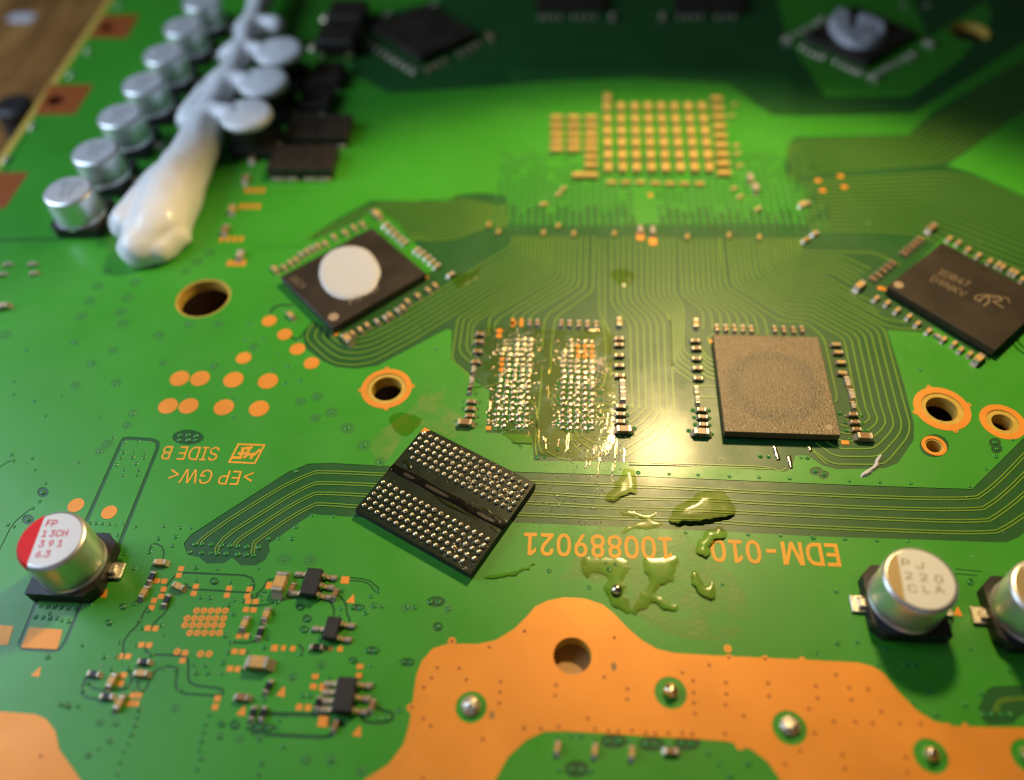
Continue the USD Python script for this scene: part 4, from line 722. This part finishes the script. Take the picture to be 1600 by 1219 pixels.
def chip_text(o, text, crop, a, b, h, c, R, z=1.25, m='print', bold=False):
    a, b = tolocal(crop, [a, b], c, R, z); t = meshkit.text_mesh(text, 1.0, 1.0, bold=bold); t.vertices[:, 0] -= t.bounds[0][0]
    L = np.linalg.norm(b - a); t.vertices[:, 0] *= L / t.bounds[1][0]; t.vertices[:, 1] *= h; t.vertices[:, 2] = z - .01 + t.vertices[:, 2] * .014
    d = (b - a) / L; n = np.array([-d[1], d[0]]); v = t.vertices.copy(); t.vertices[:, :2] = a + v[:, :1] * d + v[:, 1:2] * n
    obj('lettering', t, m, o)
chip_text(cB, '18CY', 'B', (160, 575), (250, 665), .9, cb, Rb)
# worn, unreadable line of print: short uneven strokes
rowp = tolocal('B', [(620, 790), (860, 665)], cb, Rb, 1.25)
d = (rowp[1] - rowp[0]) / np.linalg.norm(rowp[1] - rowp[0]); n = np.array([-d[1], d[0]]); L = np.linalg.norm(rowp[1] - rowp[0])
st = []
for i in range(16):
    s = rowp[0] + d * L * (i + .3) / 16
    for k in range(2):
        a_ = s + n * random.uniform(-.1, .75) + d * random.uniform(0, .25); b_ = a_ + n * random.uniform(.1, .5) * random.choice((0, 1)) + d * random.uniform(.1, .35)
        st.append(LineString([a_, b_]).buffer(.06))
obj('worn_print', ext(unary_union(st), 1.24, 1.254), 'print', cB)
cd = np.array([24.808, 14.841]); rd = math.radians(-45.75); Rd = np.array([[math.cos(rd), -math.sin(rd)], [math.sin(rd), math.cos(rd)]])
cD = chip('memory_chip', 'tilted black memory chip with two lines of faded lettering and an oval emblem', cd, (14, 12), -45.75, 'epoxy')
chip_text(cD, 'IDB47', 'D', (705, 478), (935, 580), 1.15, cd, Rd)
chip_text(cD, 'D9NKV', 'D', (645, 530), (905, 655), 1.15, cd, Rd)
em = [LineString(tolocal('D', p_, cd, Rd, 1.25)).buffer(w) for p_, w in (([(1035, 690), (990, 670), (1000, 645), (1060, 635), (1100, 650)], .09), ([(1020, 680), (1090, 640), (1100, 690), (1060, 720)], .11), ([(1090, 640), (1180, 650), (1195, 680), (1130, 690), (1205, 735)], .11), ([(1110, 660), (1240, 660), (1255, 700)], .07))]
obj('emblem', ext(unary_union(em), 1.24, 1.255), 'print', cD)
q = tolocal('D', [(410, 560)], cd, Rd, 1.26)[0]; obj('corner_dot', lathe([(0, 1.262), (.55, 1.262), (.6, 1.24)], 24).apply_translation((*q, 0)), 'dot', cD)
chip('memory_chip', 'blurred dark memory chip standing tilted in the far left, nothing on it', (-48.9, 77.0), (14, 12), -45.7, 'epoxy')
cF = chip('memory_chip', 'blurred memory chip in the far right carrying smeared white paste', (24.3, 76.4), (12, 14), -45.7, 'epoxy')
chip('memory_chip', 'left one of the two blurred chips cut off by the top of the picture', (-24.0, 92.2), (12, 14), 0, 'epoxy')
chip('memory_chip', 'right one of the two blurred chips cut off by the top of the picture', (0.4, 91.7), (12, 14), 0, 'epoxy')
# paste on the chips
def blob(name, poly, h, z0, m, label, cat, edge=.5, step=.3):
    o = obj(name, dome_mesh(poly, h, z0, step, edge), m, None, smooth=True); return tag(o, label, cat)
blob('paste_dot', spline_poly([np.array(K1('B', *p_, 1.35)) for p_ in ((390, 520), (420, 420), (510, 345), (640, 318), (760, 345), (840, 430), (873, 520), (855, 590), (825, 650), (740, 705), (600, 738), (480, 700), (410, 620))]), .22, 1.25, 'paste', 'flat round dot of white paste on the tilted chip', 'paste', .35, .35)
blob('paste_smear', spline_poly([np.array(K1('R4', *p_, 1.8)) for p_ in ((515, 130), (545, 60), (590, 35), (640, 65), (655, 150), (668, 120), (680, 75), (760, 85), (840, 140), (830, 200), (760, 250), (660, 255), (570, 215))]), 1.1, 1.25, 'paste', 'smeared blob of white paste split by a notch on the far right chip', 'paste', .9, .35)
blob('paste_crumb', spline_poly(K('S4', [(690, 522), (700, 495), (740, 470), (765, 450), (775, 420), (800, 392), (812, 408), (795, 440), (790, 465), (760, 490), (735, 512)]), 4), .28, .045, 'paste', 'small smear of white paste across the curved traces', 'paste', .3, .14)

# ------------------------------------------------------------------ loose chip lying upside down
lc = np.array([-34.679, -16.044]); la = -28.37
lo = thing('loose_memory_chip', 'memory chip lying loose and upside down with two fields of solder balls', 'chip', (*lc, 0.05), la)
rl = math.radians(la); Rl = np.array([[math.cos(rl), -math.sin(rl)], [math.sin(rl), math.cos(rl)]])
obj('body', rbox(0, 0, 0.03, 14, 12, .70, .05), 'black', lo)
out = Polygon([(-7, -6), (7, -6), (7, 6), (-7, 6)]).buffer(-.05)
slot = Polygon([(-6.98, -.42), (7.02, -.42), (7.02, .42), (-6.98, .42)])
obj('chip_substrate', ext(out.difference(slot), .73, 0.95), 'bgasub', lo)
ns = 60; xs = np.linspace(-6.95, 6.95, ns); sv, sf = [], []
for i, x in enumerate(xs):
    for j, y in enumerate(np.linspace(-.46, .46, 7)):
        sv.append((x, y + .05 * math.sin(x * 1.3), .955 + .03 * (1 - (y / .5) ** 2) + .05 * (meshkit.noise(np.array([x * 1.5, y * 3, 0.3]), 5) - .5)))
for i in range(ns - 1):
    for j in range(6):
        a = i * 7 + j; sf += [[a, a + 7, a + 8], [a, a + 8, a + 1]]
obj('resin_strip', (sv, sf), 'resin', lo, smooth=True, label='glossy black resin strip across the middle of the loose chip')
for k, (x0, L_, s) in enumerate(((-2.4, 2.6, 1), (3.9, 1.9, 1), (-5.2, 1.2, 1))):
    pl = spline_poly([(x0, -.16), (x0 + L_ * .5, -.22), (x0 + L_, -.12), (x0 + L_, .10), (x0 + L_ * .4, .16), (x0, .12)], 4)
    obj('resin_fleck', ext(pl, .97, 1.0), 'blackwarm', lo)
for r_ in range(17):
    for c_ in range(10):
        x = (r_ - 8) * .8; y = ((4.5 + 2 - c_) if c_ < 5 else (4.5 - 2 - c_)) * .8
        if (r_ == 0 and c_ == 4) or (r_ == 16 and c_ == 9): continue
        m = ball.copy(); s = random.uniform(.23, .27)
        m.vertices = np.array(m.vertices) * [s, s, s * .85] + [x + random.uniform(-.03, .03), y + random.uniform(-.03, .03), .95 + s * .45]
        obj('solder_ball', m, 'solder', lo, smooth=True)
obj('corner_mark', ext(Polygon([(-6.9, 5.9), (-6.1, 5.9), (-6.9, 5.1)]), .94, .965), 'gold', lo)
# streaky flux rim
for pts in ([(-6.6, 1.0), (-6.0, .9), (-5.2, .55), (-5.0, 1.0), (-5.9, 1.6)], [(-1.5, -.55), (.5, -.95), (2.5, -.85), (4.8, -.7), (6.6, -.9), (6.6, -.6), (3.8, -.52), (.8, -.5)], [(1.2, .52), (3.2, .6), (4.5, .95), (5.2, .7), (6.5, .8), (6.6, .52)]):
    obj('flux_smear', dome_mesh(spline_poly(pts, 5), .05, .955, .12, .2), 'flux', lo, smooth=True)
# solder crumbs of the loose chip
cr = [((random.betavariate(3, 1.2) * 14 - 7), random.uniform(2.2, 5.9), .955, random.uniform(.03, .09)) for _ in range(140)] + [(random.uniform(-6.8, 6.8), random.uniform(-5.9, 5.9), .955, random.uniform(.02, .05)) for _ in range(90)] + [(random.uniform(3.5, 6.8), random.uniform(-5.9, -2.5), .955, random.uniform(.03, .08)) for _ in range(60)]
obj('solder_crumb', scatter(np.array(trimesh.creation.icosphere(1).vertices), np.array(trimesh.creation.icosphere(1).faces), cr), 'solder', lo, smooth=True, kind='stuff')

# ------------------------------------------------------------------ electrolytic capacitors
def can_parts(o, R, h, top, zb=1.15, base=6.7, rot_base=0, side='can', no_base=False):
    b = base / 2; cut = 1.0
    bp = Polygon([(-b + cut, -b), (b, -b), (b, b), (-b + cut, b), (-b, b - cut), (-b, -b + cut)]).buffer(-.05).buffer(.05)
    obj('base', join([ext(bp, .05, zb - .1), ext(bp.difference(ring_poly((0, 0), R + .12)), zb - .1, zb + .35)]), 'black', o)
    obj('can', lathe([(R * .96, zb - .15), (R * 1.03, zb), (R * 1.05, zb + .25), (R * 1.0, zb + .5), (R * .965, zb + .75), (R, zb + 1.05), (R, h - .42), (R * .985, h - .22), (R * .94, h - .07), (R * .87, h - .005)], 56), side, o, smooth=True)
    obj('top', lathe([(R * .872, h - .004), (R * .8, h + .0), (0, h)], 56), top, o, smooth=True)
    for s in (-1, 1):
        obj('terminal', join([rbox(s * (b + .45), 0, .02, 1.4, 1.7, .32, .08), rbox(s * (b + .2), 0, .1, .7, 1.0, .6, .1)]), 'solder_rough', o)
def can_text(o, text, c, rot, h, a, b, hh, crop, m):
    R = np.array([[math.cos(rot), -math.sin(rot)], [math.sin(rot), math.cos(rot)]]); chip_text(o, text, crop, a, b, hh, np.array(c), R, h + .012, m, bold=(m == 'redtext'))
# red-topped
c, R0, H0 = (-69.7, -25.47), 3.15, 6.1
rr = thing('capacitor_can', 'silver capacitor with a red segment and red lettering on its top', 'capacitor', (*c, 0.05), 180)
can_parts(rr, R0, H0, 'paint')
ra = math.radians(180); Rr = np.array([[math.cos(ra), -math.sin(ra)], [math.sin(ra), math.cos(ra)]])
ch = tolocal('C1', [(418, 225), (232, 730)], np.array(c), Rr, H0)
cx = (ch[0][0] + ch[1][0]) / 2; dirv = (ch[1] - ch[0]) / np.linalg.norm(ch[1] - ch[0]); nrm = np.array([-dirv[1], dirv[0]]); 
if nrm @ (np.array(tolocal('C1', [(220, 480)], np.array(c), Rr, H0)[0]) - ch[0]) < 0: nrm = -nrm
half = Polygon([ch[0] - dirv * 9, ch[1] + dirv * 9, ch[1] + dirv * 9 + nrm * 9, ch[0] - dirv * 9 + nrm * 9])
obj('red_segment', ext(ring_poly((0, 0), R0 * .9, 72).intersection(half), H0 - .05, H0 + .008), 'red', rr)
rim_ = lathe([(R0 + .01, H0 - .75), (R0 + .012, H0 - .42), (R0 * .985 + .012, H0 - .22), (R0 * .94 + .010, H0 - .06), (R0 * .88, H0 + .007)], 96)
keep_ = np.array([half.contains(Point(*t_[:2])) for t_ in rim_.triangles_center]); rim_.update_faces(keep_); rim_.remove_unreferenced_vertices(); obj('red_rim', rim_, 'red', rr, smooth=True)
for tx, a, b in (('FP', (412, 358), (528, 358)), ('1 3CH', (370, 470), (640, 462)), ('3 9 1', (335, 577), (585, 572)), ('6.3', (300, 688), (455, 682))):
    can_text(rr, tx, c, ra, H0, a, b, .68, 'C1', 'redtext')
# pale-topped pair at the right
ppos = [((8.27, -25.5), 'capacitor with white top, tan segment and brown lettering, wholly in view', 0), ((18.9, -26.1), 'capacitor with a white top cut off by the right edge of the picture', 0)]
for i, (c, lab, ro) in enumerate(ppos):
    o = thing('capacitor_can', lab, 'capacitor', (*c, 0.05), ro); can_parts(o, 3.2, 5.6, 'white_top')
    a0 = math.radians(ro); Ro = np.array([[math.cos(a0), -math.sin(a0)], [math.sin(a0), math.cos(a0)]])
    ch = np.array(tolocal('C2', [(378, 120), (440, 470)], np.array(ppos[0][0]), Ro, 5.6)); dv = (ch[1] - ch[0]) / np.linalg.norm(ch[1] - ch[0]); nv = np.array([-dv[1], dv[0]])
    if nv[0] > 0: nv = -nv
    half = Polygon([ch[0] - dv * 9, ch[1] + dv * 9, ch[1] + dv * 9 + nv * 9, ch[0] - dv * 9 + nv * 9])
    obj('tan_segment', ext(ring_poly((0, 0), 2.85, 72).intersection(half), 5.5, 5.607), 'silverprint', o)
    for tx, a, b in (('P J', (415, 228), (560, 255)), ('2 2 0', (440, 315), (690, 345)), ('C L A', (462, 402), (700, 412))):
        can_text(o, tx, ppos[0][0], a0, 5.6, a, b, .72, 'C2', 'brownink')
# row of silver capacitors down the left
sil = [(-89.5, 26.2), (-89.2, 34.95), (-88.9, 43.8), (-88.4, 52.4), (-88.1, 61.0), (-87.7, 69.8), (-87.3, 78.5)]
ords = ['nearest', 'second', 'third', 'fourth', 'fifth', 'sixth', 'farthest']
first = None
for c, od in zip(sil, ords):
    lab = f'{od} silver capacitor, counted from the near end of the left row'
    if first is None:
        first = thing('silver_capacitor', lab, 'capacitor', (*c, 0.05), 2, 'silver capacitors in the left row'); can_parts(first, 3.25, 5.5, 'paint')
        for k, (tx, y) in enumerate((('FP 15', .9), ('271', -.2), ('6.3', -1.3))):
            t = meshkit.text_mesh(tx, .75, .012); t.apply_translation((-t.bounds[1][0] / 2, y, 5.495)); obj('lettering', t, 'black', first)
    else: copy_of(first, 'silver_capacitor', lab, 'capacitor', (*c, 0.05), 2 + random.uniform(-3, 3), 'silver capacitors in the left row')
# second row, tops coated white
for (x, y), od in zip([(-70.0, 44.2), (-69.8, 53.0), (-69.6, 61.9)], ('nearest', 'middle', 'farthest')):
    o = thing('coated_coil', f'{od} of the three round dark parts whose tops are coated with white sealant', 'coil', (x, y, 0.05), 0); can_parts(o, 3.1, 5.2, 'white_top', side='black')
    m = lathe([(3.25, 4.6), (3.65, 4.75), (3.85, 5.2), (3.7, 5.75), (3.0, 6.0), (0, 6.15)], 40); v = np.array(m.vertices); v[:, :2] *= (1 + .10 * (meshkit.noise(v * .45 + x, 4) - .5))[:, None]; m.vertices = v
    obj('sealant_cap', m, 'silicone', o, smooth=True)
for (x, y), od in zip([(-62.8, 72.5), (-62.6, 80.5)], ('nearer', 'farther')):
    o = thing('power_choke', f'{od} grey-brown square coil behind the white-topped capacitors', 'coil', (x, y, 0.05), 0)
    obj('body', rbox(0, 0, .1, 6.6, 6.6, 3.0, .35), 'blackwarm', o)
    for s in (-1, 1): obj('terminal', rbox(s * 2.4, -3.3, .0, 1.3, .6, 1.0, .1), 'solder', o)
# the long white bead
import manifold3d as m3
def hullchain(pts):
    sp = [m3.Manifold.sphere(r, 24).scale((1, 1, f)).translate((x, y, z)) for x, y, z, r, f in pts]
    out = sp[0]
    for a, b in zip(sp[:-1], sp[1:]): out = out + m3.Manifold.batch_hull([a, b])
    return out
def bp(u, v, z, r, f=1.0): p_ = W(u, v, z); return (p_[0], p_[1], z, r, f)
bead = hullchain([bp(222, 385, 1.6, 3.0, .9), bp(250, 350, 2.2, 3.9, .9), bp(272, 300, 2.6, 3.7, 1), bp(300, 245, 2.8, 3.3, 1), bp(318, 205, 3.2, 2.9, 1)])
bead = bead + hullchain([bp(205, 350, 1.6, 2.8, .9), bp(235, 322, 2.0, 3.2, .9), bp(262, 285, 2.0, 3.0, 1)]) + hullchain([bp(268, 372, 1.2, 2.6, 1), bp(250, 390, 1.0, 2.4, 1)]) + hullchain([bp(300, 190, 2.5, 2.2, 1), bp(330, 150, 3.2, 2.3, 1)])
bead = bead + hullchain([bp(318, 205, 3.4, 2.6, 1), bp(345, 150, 3.8, 2.3, 1), bp(368, 105, 4.2, 1.9, 1), bp(388, 62, 4.3, 2.2, 1), bp(402, 22, 4.3, 2.0, 1), bp(412, -20, 4.4, 2.4, 1), bp(425, -70, 4.4, 2.2, 1)])
for y in (44.2, 53.0, 61.9, 70.5): bead = bead + hullchain([(-77.0, y + 2.0, 3.9, 2.2, 1), (-72.6, y + .7, 4.8, 1.6, 1)])
for y in (50.5, 59, 67.5, 76): bead = bead + hullchain([(-77.6, y, 3.2, 2.0, 1), (-80.2, y - .6, 1.8, 1.7, .9)])
bead = bead.trim_by_plane((0, 0, 1), 0.03).refine_to_length(0.7)
q = bead.to_mesh(); tm = trimesh.Trimesh(q.vert_properties[:, :3], q.tri_verts, process=True)
trimesh.smoothing.filter_taubin(tm, iterations=50)
tm.vertices[:] = tm.vertices + tm.vertex_normals * (0.9 * (meshkit.fbm(np.array(tm.vertices) * .24, 3, 9) - .5))[:, None]
bo = obj('sealant_bead', tm, 'silicone', None, smooth=True); tag(bo, 'long thick bead of glossy white sealant running between the two capacitor rows', 'sealant')

# ------------------------------------------------------------------ black power chips
pw = None
for i, (x, y, nm) in enumerate([(180, 905, 'front left'), (358, 905, 'front right'), (268, 730, 'second row left'), (443, 730, 'second row right'), (340, 560, 'third row'), (405, 425, 'rearmost')]):
    c = K1('R2', x, y, .9); lab = f'{nm} one of the flat black power chips beside the bright green area'
    if pw is None:
        pw = thing('power_chip', lab, 'chip', (*c, 0.05), 1, 'flat black power chips'); obj('body', rbox(0, 0, .05, 4.7, 5.8, 1.9, .12), 'blackwarm', pw)
        for k in range(2): obj('lead', rbox(-1.05 + 2.1 * k, -3.05, 0, 1.7, .7, .55, .1), 'tin', pw)
        obj('back_tab', rbox(0, 2.9, 0, 4.0, .4, .3, .05), 'solder', pw)
    else: copy_of(pw, 'power_chip', lab, 'chip', (*c, 0.05), 1, 'flat black power chips')

# ------------------------------------------------------------------ flux: puddles, film and solder spatter
def puddle(crop, pts, h, label, name='flux_puddle', m='flux', step=.16, edge=.7, z0=.055):
    g = spline_poly(K(crop, pts), 6); q = np.array([g.exterior.interpolate(t, normalized=True).coords[0] for t in np.linspace(0, 1, max(40, int(g.exterior.length / .12)), endpoint=False)])
    nz = np.c_[meshkit.fbm(np.c_[q * 1.5, np.zeros(len(q))], 3, 1), meshkit.fbm(np.c_[q * 1.5, np.ones(len(q))], 3, 2)] - .5
    g = Polygon(q + nz * min(.55, 2.0 * edge)).buffer(0); g = g if g.geom_type == 'Polygon' else max(g.geoms, key=lambda k: k.area)
    o = obj(name, dome_mesh(g, h * (.5 if h > .5 else .34), z0, step, edge, 1.15), m, None, smooth=True); return tag(o, label, 'flux')
puddle('F', [(690, 500), (740, 430), (840, 372), (940, 312), (1010, 325), (1070, 322), (1130, 390), (1165, 440), (1150, 500), (1060, 540), (930, 565), (720, 575), (680, 540)], .55, 'largest clear flux drop, pear-shaped, across the trace pairs', edge=1.1)
puddle('F', [(870, 745), (900, 670), (950, 605), (1050, 573), (1108, 615), (1105, 660), (1030, 690), (990, 740), (975, 820), (920, 815), (890, 790)], .42, 'curved comma-shaped flux drop left of the code EDM-010', edge=.8)
puddle('F', [(252, 205), (290, 245), (330, 210), (345, 160), (400, 155), (437, 200), (438, 290), (452, 345), (400, 350), (320, 375), (262, 405), (210, 370), (245, 315), (285, 280)], .38, 'star-shaped flux drop beside the streaks of solder', edge=.7)
puddle('F', [(835, 940), (850, 912), (885, 905), (922, 940), (935, 1000), (970, 1010), (1005, 970), (1032, 1090), (990, 1128), (920, 1090), (865, 1020)], .32, 'dark V-shaped flux drop below the code EDM-010', edge=.5)
puddle('F', [(20, 815), (180, 800), (345, 812), (408, 890), (365, 960), (370, 1100), (415, 1215), (310, 1200), (212, 1060), (218, 960), (150, 930), (65, 965)], .14, 'wet flux patch with a bubble below the number 100889021', edge=.8)
puddle('F', [(500, 805), (640, 800), (760, 805), (735, 900), (715, 990), (610, 1030), (605, 1080), (690, 1130), (748, 1160), (740, 1205), (620, 1190), (560, 1150), (480, 1215), (400, 1215), (420, 1140), (530, 1000), (500, 900)], .18, 'branching flux patch below the number 100889021 reaching towards the copper area', edge=.8)
puddle('F', [(320, 470), (400, 455), (470, 480), (570, 470), (600, 490), (560, 520), (640, 560), (560, 600), (430, 600), (330, 640), (400, 560), (500, 530), (340, 495)], .12, 'thin ragged flux trail above the number 100889021', edge=.4)
puddle('R6', [(1075, 470), (1100, 455), (1180, 450), (1250, 410), (1235, 460), (1170, 520), (1120, 535)], .35, 'golden flux blob at the right corner of the white-dotted chip', edge=.8)
puddle('R7', [(540, 460), (580, 430), (650, 440), (675, 470), (645, 520), (600, 525)], .35, 'round golden flux blob over the traces above the open footprint', edge=.8)
puddle('S2', [(735, 190), (800, 160), (900, 185), (920, 220), (850, 285), (790, 280), (740, 235)], .08, 'wet flux patch behind the far corner of the loose chip', edge=.6)
puddle('S2', [(1270, 1075), (1350, 1052), (1450, 1040), (1555, 990), (1560, 1000), (1450, 1058), (1350, 1085), (1290, 1092)], .12, 'thin flux thread between the loose chip and the number', edge=.2, step=.1)
c = K1('F', 300, 1045); m = trimesh.creation.icosphere(3, .55); m.vertices[:, 2] = np.maximum(m.vertices[:, 2], -.2) * .9; m.apply_translation((*c, .15)); tag(obj('solder_bead', m, 'solder', None, smooth=True), 'single shiny solder bead sitting in the wet flux patch', 'solder bead')
film1 = spline_poly(K('S3', [(470, 640), (600, 620), (860, 690), (900, 760), (1030, 900), (1120, 980), (1240, 1080), (1330, 1300), (1180, 1420), (900, 1400), (700, 1290), (560, 1170), (400, 1080), (270, 1080), (330, 1000), (380, 880), (480, 790)]), 5)
gpoly = gp.buffer(.05)
film2 = spline_poly(K('S2', [(640, 300), (760, 215), (880, 120), (900, 60), (960, 0), (1050, 20), (1040, 110), (1140, 180), (1210, 330), (1000, 270), (900, 235), (800, 330), (720, 430), (640, 380)]), 5)
film3 = spline_poly(K('R7', [(640, 720), (800, 690), (1000, 760), (1010, 1000), (1000, 1219), (640, 1219), (620, 1000)]), 4).union(spline_poly(K('S3', [(640, 0), (1000, 0), (1150, 150), (1180, 330), (1420, 345), (1440, 440), (1100, 480), (800, 500), (640, 450)]), 4))
for i, (g, lab, fm) in enumerate(((film1.difference(gpoly), 'dried speckled flux film below the number and round the drops', 'film'), (film2, 'dried speckled flux film between the ring hole and the loose chip', 'film'))):
    mm_ = dome_mesh(g if g.geom_type == 'Polygon' else max(g.geoms, key=lambda k: k.area), .012, .056, .3, .4)
    tag(obj('flux_film', mm_, fm, None, smooth=True), lab, 'flux')
# spatter
sp = []
def spray(crop, n, x0, x1, y0, y1, r0, r1, z=.06):
    for _ in range(n):
        q = K1(crop, random.uniform(x0, x1), random.uniform(y0, y1)); sp.append((q[0], q[1], z, random.uniform(r0, r1)))
spray('G', 170, 430, 680, 170, 480, .03, .11); spray('G', 120, 390, 700, 480, 1000, .02, .08); spray('G', 160, 890, 1190, 260, 640, .03, .12); spray('G', 150, 1000, 1190, 560, 930, .03, .11)
spray('G', 130, 1120, 1270, 400, 520, .04, .12); spray('G', 50, 200, 420, 180, 420, .03, .12); spray('G', 60, 1180, 1340, 560, 1000, .03, .10); spray('G', 60, 0, 300, 600, 1190, .015, .04); spray('G', 40, 690, 860, 200, 500, .03, .1)
spray('G', 60, 540, 900, 900, 1219, .02, .06); spray('S3', 160, 120, 520, 430, 800, .02, .07); spray('S3', 120, 300, 640, 240, 480, .03, .09); spray('S2', 160, 960, 1240, 150, 330, .01, .03); spray('S3', 50, 20, 560, 660, 960, .02, .05); spray('U', 40, 1250, 1500, 100, 260, .01, .03)
ic1 = trimesh.creation.icosphere(1)
tag(obj('solder_spatter', scatter(np.array(ic1.vertices), np.array(ic1.faces), sp), 'solder', None, smooth=True), 'fine solder spatter scattered over and round the open footprint', 'solder', kind='stuff')
streaks = []
for crop, x, y0, y1, n in (('G', 640, 980, 1060, 3), ('G', 735, 985, 1100, 4), ('G', 795, 980, 1130, 4), ('G', 860, 990, 1140, 3), ('G', 935, 960, 1170, 4), ('G', 1285, 860, 1040, 6), ('G', 1255, 900, 960, 2), ('G', 1235, 1040, 1200, 8), ('G', 1160, 1090, 1200, 6), ('G', 1300, 960, 1100, 6), ('G', 820, 450, 560, 3), ('G', 765, 600, 660, 2), ('G', 800, 640, 780, 3), ('G', 330, 730, 850, 3), ('G', 985, 820, 930, 2), ('S3', 495, 380, 520, 9), ('S3', 560, 290, 420, 8), ('S3', 430, 400, 480, 4), ('S3', 600, 330, 470, 4), ('S3', 560, 420, 520, 5)):
    for k in range(max(1, int(n * .65))):
        x_ = x + random.uniform(-26, 26); a = random.uniform(y0, (y0 + y1) / 2); b = min(y1, a + random.uniform(.25, .7) * (y1 - y0))
        pts = K(crop, [(x_ + random.uniform(-5, 5) + (b - a) * -.08 * t, a + (b - a) * t) for t in np.linspace(0, 1, 6)])
        g = LineString(pts).buffer(random.uniform(.04, .10), quad_segs=2)
        streaks.append(dome_mesh(g, .12, .045, .07, .1))
tag(obj('solder_streak', join(streaks), 'solder', None, smooth=True), 'wiped streaks of solder at the near right side of the open footprint', 'solder', kind='stuff')
for crop, pts, lab in (('G', [(1085, 185), (1140, 172), (1210, 178), (1200, 195), (1130, 198)], 'flat oval solder splash above the open footprint'), ('A', [(780, 1098), (805, 1098), (840, 1200), (845, 1219), (815, 1219)], 'upper pale solder strip on the mask in front of the hazed chip'), ('S4', [(280, 402), (302, 400), (315, 470), (298, 474)], 'lower pale solder strip on the mask in front of the hazed chip'), ('S4', [(395, 350), (415, 350), (425, 372), (410, 375)], 'small solder patch at the edge of the hazed chip')):
    tag(obj('solder_splash', dome_mesh(Polygon(K(crop, pts)).buffer(.05), .08, .05, .1, .15), 'solder', None, smooth=True), lab, 'solder')

wet = spline_poly(K('G', [(230, 190), (420, 150), (700, 170), (950, 190), (1200, 170), (1330, 240), (1330, 560), (1340, 860), (1310, 1100), (1150, 1219), (900, 1200), (640, 1150), (420, 1010), (300, 900), (330, 640), (240, 430)]), 5)
tag(obj('flux_film', dome_mesh(wet, .035, .05, .25, .9), 'wet', None, smooth=True), 'wet glistening flux spread over the solder dots of the open footprint', 'flux')
dust = []
for _ in range(260):
    x, y = random.uniform(-100, 35), random.uniform(-45, 60)
    if rect.contains(Point(x, y)): dust.append((x, y, .085, random.uniform(.02, .055)))
tag(obj('dust', scatter(np.array(ic1.vertices), np.array(ic1.faces), dust), 'fleck', None), 'fine pale dust specks lying all over the circuit board', 'dust', kind='stuff')
